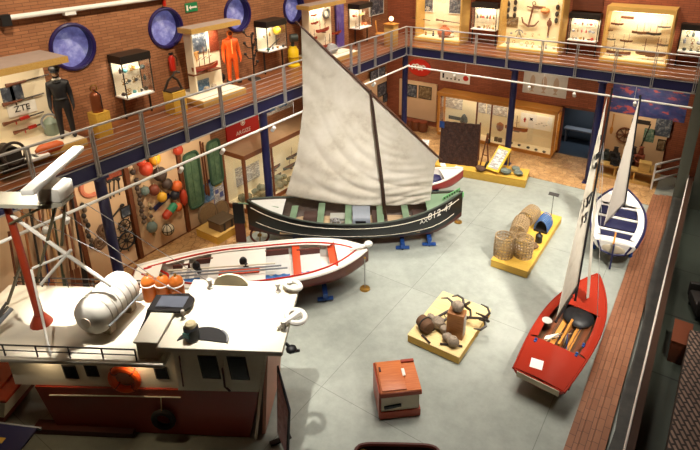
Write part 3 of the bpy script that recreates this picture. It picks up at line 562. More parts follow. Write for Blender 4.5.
fill(FW, -10.9, -9.9, .45, ((G+.17, 'floor'),), 3, 'of the gun case', .08, 21); p = FW.px(452, 36, .4); lump((p.x, p.y, G+.17), .12, 'pale bundle at the floor right of the hide float', CREAM, 'bundle', 'bundle', None, 4)
fill(FW, -8.6, -7.78, .2, ((4.86, 'bottom shelf'), (5.28, 'upper shelf')), 6, 'of the case by the photographs', .06, 22, [BROWN, DKG, RED, BRASS])
fill(FW, -4.75, -3.9, .2, ((4.8, 'bottom shelf'), (5.07, 'middle shelf'), (5.34, 'top shelf')), 6, 'of the case beside the ships', .05, 23, [BROWN, RED, GREY, BRASS])
fill(FW, -1.1, -.3, .2, ((4.78, 'bottom shelf'), (5.02, 'middle shelf'), (5.26, 'top shelf')), 4, 'of the rightmost glass case', .07, 24, [DKG, GREY, BROWN])
# anchors and hanging gear
def anchor(p, h, label, mat=GUN, tilt=0, group=None, cat='anchor'):
    p = V(p); t = thing('anchor', label, cat, p, 0, group); R_ = Matrix.Rotation(tilt, 3, 'Y')
    q = lambda x, z: p + R_ @ V((x*h, 0, z*h))
    MB().tube([q(0, .05), q(0, .92)], h*.035, 8).build('shank', mat, t); MB().tube([q(-.36, .34), q(-.25, .12), q(0, .03), q(.25, .12), q(.36, .34)], [h*.02, h*.04, h*.045, h*.04, h*.02], 8).build('arms', mat, t)
    MB().tube([q(-.24, .8), q(.24, .8)], h*.025, 6).build('stock', BROWN, t); MB().torus(q(0, .98), h*.07, h*.018, (0, 1, 0), 14, 6).build('ring', mat, t); return t
for i, (u, v, h) in enumerate(((508, 10, .75), (515, 9, .7), (557, 14, .75))):
    p = FW.px(u, v, .22); t = thing('pulley_block', ['dark double pulley hanging at the left end of the anchor case', 'dark double pulley hanging second from the left in the anchor case', 'dark double pulley hanging at the right end of the anchor case'][i], 'pulley', p)
    for k in (-.25, 0, .25): MB().ball(p+V((0, 0, k)), (.07, .05, .11), 10).build('block', DARK, t)
    MB().tube([p+V((0, 0, -.4)), p+V((0, 0, .45))], .012, 6).build('rope', ROPE, t)
p = FW.px(529, 18, .25); anchor(p+V((0, 0, -.35)), .95, 'brown figure like anchor hanging in the middle of the anchor case', M((110, 66, 40)), .15)
p = FW.px(545, 14, .25); lump(p, .17, 'orange brown net float hanging beside the middle anchor', M((206, 130, 70)), 'float', 'float', None, 2)
p = FW.px(549, 26, .25); t = thing('harpoon', 'dark brown harpoon head hanging low right in the anchor case', 'harpoon', p); MB().tube([p+V((0, 0, -.4)), p+V((0, 0, .3))], .03, 8).build('shaft', BROWN, t); MB().ball(p+V((0, 0, .1)), (.1, .05, .14), 8).build('head', BROWN, t)
p = FW.px(512, 22, .17); frame_pic(FW, p.x, p.z, .5, .42, .165, 'pale drawing at the left of the anchor case', PSE, None); p = FW.px(539, 7.5, .17); frame_pic(FW, p.x, p.z, .5, .1, .165, 'thin brown title strip at the top of the anchor case', BROWN, None, 'sign', 'title_strip')
p = FW.px(519, 34, .3); one('sextant', 'pale navigating sextant low in the anchor case', 'instrument', MB().torus(p, .16, .02, (0, 1, 0), 16, 6, PI*1.1, PI*1.9).tube([p+V((0, 0, .18)), p+V((-.1, 0, -.14))], .015, 6).tube([p+V((0, 0, .18)), p+V((.1, 0, -.14))], .015, 6), GREY)
fill(FW, -7.2, -5.15, .5, ((G+.17, 'floor'),), 8, 'of the anchor case', .075, 31, [GREY, CREAM, BRASS, SHELL]); fill(FW, -7.15, -5.2, .3, ((4.75, 'back row'),), 7, 'of the anchor case', .05, 32, [GREY, CREAM, BRASS])
sh = thing('glass_shelf', 'thin glass shelf across the anchor case', 'shelf', FW.P(-6.16, .3, 4.74)); FW.bx(MB(), -7.28, -5.06, .17, .45, 4.742, 4.75).build('pane', GLS, sh)
# model ships
for i, (u, v, L, sl) in enumerate(((617, 25, .42, 0), (640, 34, .55, 1), (653, 35, .5, 1), (664, 28, .4, 0), (609, 31, .25, 0), (626, 42, .42, 0), (611, 40, .3, 0), (663, 46, .4, 0), (618, 55, .8, 0), (650, 56, .95, 0), (613, 61, .7, 0), (652, 63.5, .7, 0))):
    p = FW.px(u, v, .35 if i < 8 else .5); model_ship(p, L, (1, 0, 0), ['dark hulled model boat at the upper left of the ship case', 'sailing model ship with cream sails, left of the middle pair', 'sailing model ship with cream sails, right of the middle pair', 'pale small model boat at the upper right of the ship case', 'tiny pale model boat at the far left of the upper row', 'dark model boat in the middle row, left half of the ship case', 'tiny model boat at the far left of the middle row', 'small model boat at the right end of the middle row', 'long dark model ship behind the railing, left bottom of the ship case', 'longest dark model ship at the bottom right of the ship case', 'low dark model barge in the front left corner of the ship case', 'low grey model barge in the front right of the ship case'][i], [BROWN, M((120, 80, 50)), DKG, GREY][i % 4], bool(sl), None, 2)
p = FW.px(627.5, 17.5, .17); frame_pic(FW, p.x, p.z, .42, .09, .165, 'thin brown title strip at the top of the ship case', BROWN, None, 'sign', 'title_strip')
for z, a in ((5.65, 'upper'), (5.1, 'lower')):
    s_ = thing('glass_shelf', 'thin glass shelf, %s one in the ship case' % a, 'shelf', FW.P(-2.45, .35, z)); FW.bx(MB(), -3.44, -1.46, .17, .5, z-.03, z-.02).build('pane', GLS, s_)
# ======================= LOWER FAR WALL =======================
p = FW.px(420, 67.5, .005); t = thing('oval_emblem', 'red oval emblem with white scrollwork on the corner wall', 'emblem', p); mb = MB()
mb.slab([p+V((.58*math.cos(a), 0, .4*math.sin(a))) for a in [2*PI*k/32 for k in range(32)]], (0, -.045, 0)); mb.build('panel', RED, t); mb = MB()
for k in range(4): mb.tube([p+V((-.3+.17*k+.1*math.cos(a), -.055, .03*math.sin(k*2)+.12*math.sin(a))) for a in [i*.6 for i in range(8)]], .035, 6)
mb.ball(p+V((0, -.05, 0)), (.16, .02, .1), 10); mb.build('scrollwork', WHITE, t)
p = FW.px(454.5, 77.5, .05); t = frame_pic(FW, p.x, p.z, 1.42, .46, .0, 'white banner with black and red marks over the far case', WHITEP, None, 'banner', 'wall_banner')
mb = MB(); FW.bx(mb, p.x-.6, p.x-.52, .015, .022, p.z-.1, p.z+.12); [FW.bx(mb, p.x-.4+.19*k, p.x-.33+.19*k, .015, .022, p.z-.12, p.z-.06) for k in range(4)]; mb.build('marks', BLACK, t)
MB().ball(FW.P(p.x+.52, .018, p.z+.02), (.13, .006, .12)).build('red_disc', RED, t)
def board(label, wf, a0, a1, z0, z1, mat, o0=.005, o1=.1): mb = MB(); wf.bx(mb, a0, a1, o0, o1, z0, z1); return one('display_board', label, 'display board', mb, mat)
board('peach board with two framed prints at the far corner', FW, -12.25, -10.3, .3, 2.1, PEACH)
for u, lb in ((410.5, 'left'), (425, 'right')): p = FW.px(u, 90.5+(u-410)*.15, .12); frame_pic(FW, p.x, p.z, .66, .6, .1, 'dark framed sea print on the corner board, %s one' % lb, PB if lb == 'left' else PSE, DARK)
for i, u in enumerate((410, 416, 423)):
    p = V((-11.25+.33*i, 20.75+.04*i, .012)); t = thing('barrel_stool', 'brown round barrel stool by the corner board, ' + ['left', 'middle', 'right'][i] + ' of three', 'stool', p)
    MB().lathe([(.2, 0), (.25, .2), (.2, .42)], p).build('barrel', BROWN, t); MB().lathe([(.2, .42), (.21, .44), (.21, .48), (.1, .5)], p).build('cushion', M((130, 60, 34)), t)
for u, v, w, h, lb in ((382.5, 89.5, .8, .62, 'upper dark framed print on the left wall near the corner'), (385.5, 98, .4, .42, 'small dark framed print low on the left wall near the corner'), (378, 74, 1.3, .5, 'dark framed wide print under the gallery near the corner')):
    p = LW.px(u, v, .15); frame_pic(LW, p.y, p.z, w, h, .12, lb, PB, DARK)
board('peach board with framed prints on the left wall near the corner', LW, 16.2, 21.4, .2, 2.35, PEACH)
# long far display case
def long_case(wf, label, a0, a1, of, zt, mull, HONEY=HONEY, tp=HONEY):
    RL = HONEY
    o0 = .08; t = thing('long_display_case', label, 'display case', wf.P((a0+a1)/2, of/2, 0)); wf.bx(MB(), a0, a1, o0, of, .012, .16).build('plinth', HONEY, t)
    wf.bx(MB(), a0-.05, a1+.05, o0, of+.05, zt-.12, zt).build('top', tp, t); wf.bx(MB(), a0-.06, a1+.06, of+.05, of+.075, zt-.14, zt+.01).build('top_rail', RL, t); wf.bx(MB(), a0-.07, a0-.05, o0, of+.05, zt-.14, zt+.01).build('top_rail', RL, t); wf.bx(MB(), a0+.05, a1-.05, o0, o0+.05, .16, zt-.12).build('back_panel', IV, t); wf.bx(MB(), a0+.05, a1-.05, o0+.05, of-.04, .16, .17).build('case_floor', IV, t)
    for a in (a0, a1): 
        for o in (o0+.04, of-.04): mb = MB(); wf.bx(mb, a-.05, a+.05, o-.04, o+.04, .16, zt-.12); mb.build('corner_post', HONEY, t)
    for a in mull: mb = MB(); wf.bx(mb, a-.03, a+.03, of-.05, of, .16, zt-.12); mb.build('mullion', BROWN, t)
    g = MB(); wf.bx(g, a0+.06, a1-.06, of-.03, of-.024, .17, zt-.13); wf.bx(g, a0+.02, a0+.026, o0+.1, of-.1, .17, zt-.13); wf.bx(g, a1-.026, a1-.02, o0+.1, of-.1, .17, zt-.13); g.build('glass', GLS, t)
    wf.bx(MB(), a0+.2, a1-.2, of-.25, of-.19, zt-.145, zt-.12).build('light_strip', LAMP, t)
    k = max(1, round((a1-a0)/2.6))
    for i in range(k): c = a0+(a1-a0)*(i+.5)/k; area(wf.P(c, of-.22, zt-.16), 8, .12, wf.P(c, o0+.15, .5), (1, .86, .6), 160, 'RECTANGLE', (a1-a0)/k-.2)
    return t
long_case(FW, 'long honey wood glass case against the far wall', -9.85, -4.78, .78, 2.02, (-8.05, -7.4))
for u, v, w, h, lb, pm in ((452, 103, 1.0, .5, 'white chart sheet at the left end of the far case', PTXT), (482, 107, .34, .55, 'narrow white sheet beside the middle mullions', PTXT), (497, 109, .9, .6, 'white chart sheet right of the mullions in the far case', PTXT), (536, 122, 1.3, .62, 'sheet with black star figures in the right half of the far case', WHITEP)):
    p = FW.px(u, v, .16); t = frame_pic(FW, p.x, p.z, w, h, .14, lb, pm, None, 'chart', 'chart_sheet')
    if w == 1.3:
        mb = MB(); [mb.slab([FW.P(p.x-.2+.1*math.cos(PI*k/4)*(1 if k % 2 else .45), .156, p.z+.08+.1*math.sin(PI*k/4)*(1 if k % 2 else .45)) for k in range(8)], (0, -.004, 0))]; mb.build('star_figure', BLACK, t); mb = MB(); FW.bx(mb, p.x-.5, p.x-.44, .156, .16, p.z-.1, p.z+.1); FW.bx(mb, p.x-.53, p.x-.41, .156, .16, p.z+.0, p.z+.04); mb.build('mark', RED, t)
        mb = MB(); [FW.bx(mb, p.x+.1*k, p.x+.1*k+.06, .156, .16, p.z-.12+.05*(k % 3), p.z-.1+.05*(k % 3)) for k in range(5)]; mb.build('marks', DARK, t)
p = FW.px(464, 118, .45); one('brass_helmet', 'dark bell shaped piece in the left part of the far case', 'bell', MB().lathe([(.16, 0), (.17, .05), (.15, .2), (.08, .32), (.03, .38)], (p.x, p.y, p.z-.2)), DARK)
p = FW.px(456, 119, .4); t = frame_pic(FW, p.x, p.z, .8, .16, .3, 'dark long box on stand at the left of the far case', DARK, None, 'box', 'instrument_box')
p = FW.px(500, 127, .4); lump((p.x, p.y, p.z-.2), .16, 'brown carved figure beside the second mullion in the far case', M((140, 76, 40)), 'carving', 'carving', None, 8, 1.3)
p = FW.px(516, 131, .45); model_ship(p, .95, (1, 0, 0), 'brown model boat on its own in the right half of the far case', M((176, 96, 50)), False, None, 1)
for i, (u, v) in enumerate(((489, 135), (488, 141), (496, 139), (500, 140))): p = onz(u, v+2, .17); p.y = min(p.y, WF-.3); one('sample_box', 'small dark sample box in the narrow bay of the far case, ' + ORD[i], 'box', MB().cb(p+V((0, 0, .09)), (.15, .12, .18), None, .01), DKG)
for i, u in enumerate((511, 519, 528, 536, 544)): p = onz(u, 144+(u-511)*.27, .17); lump(p, .07, 'small dark find on the floor of the far case, ' + ['leftmost', 'second', 'middle', 'fourth', 'rightmost'][i] + ' of the right half row', DKG, 'sea find', 'sea_find', None, i)
# fish poster, mural, doorway
t = frame_pic(FW, -5.56, 2.87, 1.75, 1.02, .0, 'grey white poster with three fish under the gallery', M((196, 190, 182), .6), None, 'poster', 'fish_poster')
for k in range(3):
    c = FW.P(-6.05+.47*k, .016, 2.85); mb = MB().slab([c+V((.05*math.sin(a)*2.2, 0, .3*math.cos(a))) for a in [2*PI*i/18 for i in range(18)]], (0, -.004, 0)).slab([c+V((0, 0, -.28)), c+V((-.1, 0, -.4)), c+V((.1, 0, -.4))], (0, -.004, 0)); mb.build('fish_figure', M((176, 150, 128), .6), t)
def mural():
    tt = NT('mural'); v = tt.coord('xz0', (1.2, 2, 1)); n = tt.noise(v, 1.4, 5, .6); n2 = tt.noise(v, 3.2, 3, .5)
    c = tt.ramp(n, [(.3, (22, 34, 84)), (.46, (48, 66, 132)), (.55, (70, 84, 140)), (.6, (206, 92, 92)), (.72, (214, 120, 70))]); tt.col(tt.mix(.2, c, tt.ramp(n2, [(.4, (20, 30, 76)), (.62, (120, 50, 76))]))); return tt.m
frame_pic(FW, -1.78, 2.72, 2.5, 1.15, .0, 'blue and red underwater mural at the right end of the far wall', mural(), None, 'mural', 'mural')
struct('door_1', MB().box((-4.8, WF-.02, 0), (-4.72, WF+.1, 2.05)).box((-3.5, WF-.02, 0), (-3.42, WF+.1, 2.05)).box((-4.8, WF-.02, 2.0), (-3.42, WF+.1, 2.08)), BROWN)
struct('wall_passage', MB().box((-5.2, 23.6, 0), (-3, 23.7, 2.4)).box((-5.3, WF+.3, 0), (-5.2, 23.7, 2.4)).box((-3, WF+.3, 0), (-2.9, 23.7, 2.4)).box((-5.3, WF+.3, 2.4), (-2.9, 23.7, 2.5)), M((74, 82, 90), .6))
struct('floor.005', MB().box((-5.2, WF, -.1), (-2.9, 23.6, .005)), M((66, 76, 86), .3))
area((-4.1, 22.8, 2.2), 8, .3, None, (.85, .93, 1)); t = thing('bench', 'pale low bench inside the blue doorway', 'bench', (-4.1, 23.2, .005)); MB().cb((-4.1, 23.2, .6), (1.6, .4, .06)).build('seat', GREY, t)
for x in (-4.8, -3.4): MB().cb((x, 23.2, .29), (.06, .36, .57)).build('leg', STEEL, t)
t = frame_pic(WFr(True), -3.95, 1.7, .7, .3, -1.95, 'blue lit panel inside the doorway', EMIT((110, 150, 210), .8), None, 'screen', 'screen')
# right end board and counter
board('peach board with a spoked wheel and posters at the right end', FW, -2.99, -.95, .3, 2.14, PEACH)
def wheel(p, R, label, ax, spokes=8, mat=BROWN, name='ship_wheel', handle=True):
    p = V(p); ax = V(ax); t = thing(name, label, 'wheel', p); u = V((0, 0, 1)); w_ = ax.cross(u)
    MB().torus(p, R, R*.11, ax, 28, 8).build('rim', mat, t); MB().cyl(p-ax*.05, p+ax*.05, R*.2, n=14).build('hub', mat, t)
    for k in range(spokes):
        a = 2*PI*k/spokes; d = u*math.cos(a)+w_*math.sin(a); MB().tube([p+d*R*.15, p+d*R, p+d*R*(1.35 if handle else 1.0)], [R*.06, R*.06, R*.085], 6).build('spoke', mat, t)
    return t
p = FW.px(625, 135, .14); wheel(p, .28, 'brown spoked wheel on the right end board', (0, -1, 0), 8, BROWN, 'ship_wheel', False)
for u, v, w, h, lb, pm, fc in ((663, 128, .52, .66, 'large black and white photograph on the right end board', PB, None), (649, 135.5, .36, .52, 'green and white poster on the right end board', PGR, None), (661, 145, .26, .42, 'small black framed print on the right end board', PSE, BLACK), (641, 122, .62, .16, 'dark title plate at the top of the right end board', DARK, None)):
    p = FW.px(u, v, .12); frame_pic(FW, p.x, p.z, w, h, .1, lb, pm, fc)
p = FW.px(613, 121, .118); t = thing('wooden_paddle', 'short wooden paddle at the left of the right end board', 'paddle', p); MB().tube([p+V((0, 0, -.25)), p+V((0, 0, .3))], .02, 6).build('handle', HONEY, t); MB().ball(p+V((0, 0, -.38)), (.06, .02, .16)).build('blade', HONEY, t)
p = FW.px(644, 138, .2); one('boat_hook', 'thin dark pole leaning on the right end board', 'pole', MB().cyl(FW.P(-1.75, .12, .9), FW.P(-1.55, .12, 1.95), .02, n=8), DARK)
t = thing('wooden_counter', 'low ochre counter with open bays below the right end board', 'counter', (-1.95, 20.5, .012))
MB().box((-3.0, 20.2, .012), (-1.05, 20.9, .12)).build('plinth', OCHRE, t); MB().box((-3.0, 20.15, .5), (-1.05, 20.95, .56)).build('worktop', OCHRE, t)
for x in (-3.0, -2.35, -1.7, -1.1): MB().box((x, 20.2, .12), (x+.05, 20.9, .5)).build('divider', OCHRE, t)
for i, (u, v, k) in enumerate(((607, 149, 0), (617, 148, 1), (617, 156, 2), (633, 153, 3), (641, 152, 4), (648, 155, 2))):
    p = onz(u, v+6, .56); lb = ['green grey machine block at the left end of the counter', 'dark machine with a flywheel, left part of the counter', 'black box shaped machine at the front left of the counter', 'dark tall engine in the middle of the counter', 'reddish machine right of the tall engine', 'ochre wooden crate at the right end of the counter'][i]; m = [DKG, DARK, BLACK, M((60, 48, 44)), M((130, 62, 40)), OCHRE][i]; h = [.4, .55, .35, .7, .75, .5][i]
    p = V((min(max(p.x, -2.78), -1.28), 20.3 if i in (2, 5) else 20.62, .56))
    t = thing('machine' if i < 5 else 'wooden_crate', lb, 'machine' if i < 5 else 'crate', p); MB().cb(p+V((0, 0, h*.3)), (.36, .26, h*.6), None, .02).build('housing' if i < 5 else 'case', m, t)
    if i < 5: MB().torus(p+V((.0, -.17, h*.45)), .13, .03, (0, 1, 0), 18, 6).build('flywheel', m, t); MB().lathe([(.08, 0), (.1, .05), (.06, h*.38), (.09, h*.4)], p+V((.03, 0, h*.6))).build('cylinder', m, t)
    else: MB().cb(p+V((0, 0, h*.6+.02)), (.4, .3, .04)).build('lid', OCHRE, t)
t = thing('barrier', 'white three rail barrier at the end of the brick ledge', 'barrier', (-.6, 19.9, .012))
qa, qb = onz(656, 164.5, .98), onz(684, 158, .98)
for k in range(3): MB().cyl((qa.x, qa.y, .98-.31*k), (qb.x, qb.y, .98-.31*k), .04, n=8).build('rail', WLAC, t)
for q in (qa, qb): MB().cyl((q.x, q.y, .0), (q.x, q.y, 1.0), .03, n=8).build('post', WLAC, t)
# yellow platform with slab, yellow boat frame and nets
p0, p1 = onz(527, 172, .3), onz(519, 187, 0)
t = thing('exhibit_platform', 'long yellow platform carrying the dark net slab at the far end', 'platform', (-6.6, 17.9, 0)); MB().cb((-6.6, 17.95, .15), (3.4, 1.0, .3), (0, 0, .16), .01).build('block', YEL, t)
MB().cb((-6.6, 17.95, .302), (3.42, 1.02, .01), (0, 0, .16)).build('top_sheet', YEL, t)
def netm():
    tt = NT('tarred net'); v = tt.coord('xyz', (1, 1, 1)); n = tt.noise(v, 14, 6, .8); tt.col(tt.ramp(n, [(.35, (34, 20, 16)), (.55, (66, 38, 28)), (.75, (104, 74, 54))])); tt.b.inputs['Roughness'].default_value = .9; tt.bump(n, 1, .03); return tt.m
a, b, c, d = onz(434, 163, .32), onz(473.5, 165.5, .32), ony(477, 124, 18.4), ony(439, 117.5, 17.75)
a = V((-8.15, 17.5, .31)); b = a+V((1.38, .4, 0)); n_ = V((-.28, .96, 0)); up = V((0, 0, 1.62))+n_*.25
t = thing('net_slab', 'dark brown tarred net hung on a leaning wooden frame', 'net rack', (a+b)/2)
MB().grid(lambda u, v: a+(b-a)*u+up*v+n_*(.02*math.sin(u*31)*math.sin(v*23)), 24, 24, .05).build('net', netm(), t)
for q in (a, b): MB().tube([q+n_*.1, q+up*1.03+n_*.06], .03, 6).build('frame_post', BROWN, t); MB().tube([q+n_*.62, q+up*1.0+n_*.08], .025, 6).build('strut', BROWN, t)
p = a+up+V((-.05, 0, .02)); one('blue_cloth', 'small blue cloth hung on the left corner of the net rack', 'cloth', MB().grid(lambda u, v: p+V((.2*u, -.08-.02*math.sin(u*9), -.26*v)), 6, 6, .01), BLUE)
p = onz(479, 170, .31); p = V((-6.5, 17.95, .31)); t = thing('ladder_frame', 'narrow wooden A frame beside the dark net rack', 'frame', p)
for s in (-.16, .16): MB().tube([p+V((s, 0, 0)), p+V((0, .1, 1.3))], .025, 6).build('leg', BROWN, t)
MB().tube([p+V((0, .45, 0)), p+V((0, .1, 1.3))], .025, 6).build('back_leg', BROWN, t); MB().tube([p+V((-.1, .04, .5)), p+V((.1, .04, .5))], .02, 6).build('rung', BROWN, t)
p = V((-6.0, 18.05, .31)); t = thing('information_lectern', 'yellow slanted lectern with a white sheet on the far platform', 'lectern', p, -.2)
MB().slab([(-.26, -.42, .12), (.26, -.42, .12), (.26, .4, .8), (-.26, .4, .8)], (0, .06, -.05)).build('board', M((238, 196, 40), .45), t, True); MB().slab([(-.2, -.36, .178), (.2, -.36, .178), (.2, .3, .725), (-.2, .3, .725)], (0, -.006, .008)).build('sheet', PTXT, t, True)
for s in (-.2, .2): MB().tube([(s, .36, .0), (s, .36, .76)], .025, 6).build('leg', M((238, 196, 40), .45), t, True)
MB().torus((-.3, -.25, .17), .13, .04, (1, 0, 0), 18, 8).build('wheel', BLACK, t, True)
p = V((-5.7, 17.35, .31)); lump((-6.5, 17.62, .31), .2, 'dark brown net bundle at the foot of the net rack', M((84, 56, 40), .8), 'net bundle', 'net_bundle', None, 6, .5)
for i, (x, y, r) in enumerate(((-5.62, 17.86, .2), (-5.2, 18.0, .17), (-5.4, 18.3, .16))): lump((x, y, .31), r, ['grey green net heap in front of the yellow lectern', 'grey green net heap at the right end of the far platform', 'grey green net heap behind the yellow lectern'][i], M((112, 122, 112), .9, 0, .3, 20), 'net bundle', 'net_bundle', None, i+4, .6)
p = V((-7.55, 17.0, .31))
for i, (x, y) in enumerate(((-7.9, 17.34), (-7.3, 17.44))): one('white_sheet', 'white leaflet lying on the front of the far platform, %s one' % ['left', 'right'][i], 'leaflet', MB().cb((x, y, .318), (.2, .3, .012), (0, .0, .6+i)), WHITEP)
p = V((-9.0, 17.6, 0)); t = thing('information_stand', 'white information sheet on a stand left of the net rack', 'stand', p); MB().cyl(p, p+V((0, 0, .8)), .03).build('post', DARK, t); MB().cb(p+V((0, 0, .85)), (.6, .45, .03), (.5, 0, .4)).build('sheet', PTXT, t)
# ======================= LOWER LEFT WALL =======================
for i, (y0, y1, lb) in enumerate(((1.0, 5.25, 'peach board behind the propped oars and planks'), (5.3, 7.3, 'peach board with two ship wheels and old tools'), (7.45, 9.05, 'peach board covered in net floats'), (9.2, 10.4, 'peach board with green trays'))): board(lb, LW, y0, y1, .02, 3.4, PEACH, .005, .28)
for y, lb in ((5.9, 'left of the ship wheels'), (7.42, 'between ship wheels and floats'), (9.13, 'between floats and green trays'), (3.75, 'at the far left among the oars')):
    mb = MB(); LW.bx(mb, y-.06, y+.06, .12, .34, .012, 3.6); one('timber_post', 'reddish brown timber post %s' % lb, 'post', mb, BROWN)
struct('baseboard_left', MB().box((WL+.12, 1, .0), (WL+.32, 10.4, .03)), BROWN)
# propped oars, planks, skis
cs = [BROWN, M((70, 62, 40)), M((176, 110, 60)), M((50, 44, 36)), BLUE, M((150, 84, 46)), M((196, 150, 96)), M((60, 70, 52)), BROWN, M((128, 74, 44)), BLACK]
for i, (u, v) in enumerate(((10, 250), (20, 255), (27, 240), (36, 245), (49, 265), (44, 235), (57, 255), (64, 265), (68, 245), (76, 250), (84, 255))):
    y = LW.px(u, v, .4).y; h = 2.5+.35*((i*7) % 4); w = [.07, .1, .09, .06][i % 4]; x = WL+.62; p = V((x, y-.25, .012)); q = V((WL+.33, y+.1, h)); d = (q-p).normalized()
    lb = ['leftmost', 'second from the left', 'third from the left', 'fourth from the left', 'blue painted, fifth from the left', 'sixth from the left', 'middle one beside the blue plank', 'eighth from the left', 'third from the right', 'second from the right', 'rightmost'][i]
    t = thing('propped_oar', 'long propped oar against the left peach board, ' + lb, 'oar', p); MB().tube([p+d*.7, q], .028, 6).build('loom', cs[i], t); mb = MB(); mb.grid(lambda a, b: p+d*(.0+.9*a)+V((0, 1, 0))*((b-.5)*2*w*(1-.4*a)), 6, 2, .025); mb.build('blade', cs[i], t)
# ship wheels and tools
p = LW.px(124.5, 225.5, .36); wheel(p, .17, 'small dark ship wheel, upper of the two on the left board', (1, 0, 0), 8, DARK); p = LW.px(126.5, 240.5, .36); wheel(p, .25, 'large dark ship wheel, lower of the two on the left board', (1, 0, 0), 8, BLACK)
for i, (u, v, L, tl) in enumerate(((110, 190, .5, .1), (106, 192, .45, 0), (114, 188, .5, .2), (119, 187, .45, .1), (116, 213, .5, 1.0), (103, 180, .4, .6))):
    p = LW.px(u, v, .31); t = thing('iron_tool', 'old iron tool on the ship wheel board, ' + ['second of the upper row', 'leftmost of the upper row', 'third of the upper row', 'rightmost of the upper row', 'lying slanted above the small wheel', 'topmost near the column'][i], 'tool', p); d = V((0, math.sin(tl), math.cos(tl)))
    MB().tube([p-d*L/2, p+d*L/2], .022, 6).build('shaft', DARK, t); MB().ball(p+d*L/2, (.04, .07, .05), 8).build('head', DARK, t)
p = LW.px(125.5, 211.5, .29); frame_pic(LW, p.y, p.z, .3, .32, .285, 'dark square clock plate above the small ship wheel', PB, DARK)
for u, v, lb in ((104, 230, 'upper'), (100, 243, 'lower')): p = LW.px(u, v, .315); one('gear_wheel', 'rusty spiked gear, %s of the two left of the ship wheels' % lb, 'gear', MB().torus(p, .13, .04, (1, 0, 0), 9, 6).torus(p, .2, .02, (1, 0, 0), 7, 5).cyl(p-V((.03, 0, 0)), p+V((.04, 0, 0)), .05), M((110, 80, 56)))
def strand(label, p, n, dz, r, mat, name='float_strand', cat='float strand', f=1.0):
    t = thing(name, label, cat, p); MB().tube([V(p)+V((0, 0, .1)), V(p)-V((0, 0, dz*n))], .012, 5).build('cord', ROPE, t)
    for k in range(n): MB().ball(V(p)+V((.02, .03*math.sin(k*2), -dz*k)), (r, r, r*f), 9).build('bead', mat[k % len(mat)], t)
p = LW.px(82, 205, .36); strand('long dark chain of iron links hanging left of the column', p, 9, .15, .06, [DARK, M((90, 70, 54))], 'iron_chain', 'chain', 1.3)
GL2 = M((110, 126, 120), .15); RFL = M((190, 62, 34), .5); YFL = M((222, 164, 40), .5); OFL = M((220, 104, 46), .5); BFL = M((70, 54, 46), .6); KFL = M((34, 34, 44), .5)
p = LW.px(136, 180, .36); strand('long strand of small dark cork floats left of the coloured floats', p, 12, .12, .07, [BFL, M((104, 84, 66))])
p = LW.px(149, 205, .36); strand('short strand of pale cork floats ending in a grey glass ball', p, 9, .12, .055, [M((176, 150, 110)), BFL])
fl = [(152, 227, .16, GL2, 'grey glass ball float low on the float board'), (141, 162, .13, RFL, 'red float at the top left of the float board'), (155, 159, .17, YFL, 'big yellow float at the top of the float board'), (146, 169, .19, RFL, 'large red pear float at the upper left of the board'), (160, 174, .2, BFL, 'large dark brown float under the yellow one'), (145, 191, .13, GL2, 'green glass float left of the brown and yellow pair'), (154, 190, .16, M((120, 56, 34)), 'red brown float left of the low yellow one'), (162, 197, .15, YFL, 'yellow float above the blue plate'), (167, 184, .16, BFL, 'dark float on the right half of the board'), (177, 186, .16, OFL, 'orange float near the right post, upper'), (175, 195, .14, KFL, 'black float near the right post'), (178, 207, .13, OFL, 'orange float near the right post, lower'), (169, 211, .0, OFL, ''), (178, 150, .15, RFL, 'red float at the top right under the beam'), (133, 172, .08, BFL, 'small dark float beside the left post')]
for u, v, r, m, lb in fl:
    if r == 0: continue
    p = LW.px(u, v, .28+r); t = thing('net_float', lb, 'float', p); MB().ball(p, (r*.95, r, r*1.1), 14).build('ball', m, t); MB().torus(p+V((0, 0, r*1.15)), .03, .012, (0, 1, 0), 10, 5).build('eye', ROPE, t); MB().cyl(p-V((r*.9, 0, 0)), V((WL+.28, p.y, p.z)), .015, n=6).build('peg', DARK, t)
p = LW.px(170, 211, .39); t = thing('cylinder_buoy', 'green and red cylindrical buoy on the float board', 'buoy', p); d = V((0, .85, .5)).normalized(); MB().tube([p-d*.02, p+d*.22, p+d*.27], [.12, .12, .06], 14).build('green_half', M((50, 140, 100), .5), t); MB().tube([p-d*.27, p-d*.22, p-d*.02], [.06, .12, .12], 14).build('red_half', RFL, t)
p = LW.px(168, 229.5, .42); t = thing('roped_float', 'white ball float in a rope net at the bottom of the float board', 'float', p); MB().ball(p, .17, 14).build('ball', M((214, 202, 176)), t)
for ax in ((1, 0, 0), (0, 1, 0), (0, 0, 1), (1, 1, 0), (1, -1, 1)): MB().torus(p, .172, .012, ax, 20, 5).build('rope', DARK, t)
p = LW.px(162, 202, .31); one('blue_plate', 'dark blue slanted name plate in the middle of the float board', 'plate', MB().cb(p, (.03, .62, .14), (.38, 0, 0)), NAVY)
p = LW.px(183.5, 197, .38); t = thing('spar_buoy', 'red spindle buoy beside the right post of the floats', 'buoy', p); MB().lathe([(.03, -.28), (.1, -.18), (.12, 0), (.1, .18), (.04, .25)], p, n=14).build('body', RFL, t, ang=60); MB().cyl(p+V((0, 0, .25)), p+V((0, 0, .5)), .02).build('staff', BROWN, t)
p = LW.px(113, 170, .3); frame_pic(LW, p.y, p.z, .5, .5, .285, 'dark red print at the top of the ship wheel board', PRT, DARK)
p = LW.px(91, 186, .32); t = thing('hanging_rope_ring', 'red and white rope ring hanging left of the column', 'ring', p); MB().torus(p, .26, .06, (1, 0, 0), 24, 8, PI*.9, PI*2.1).build('ring', M((206, 120, 90)), t)
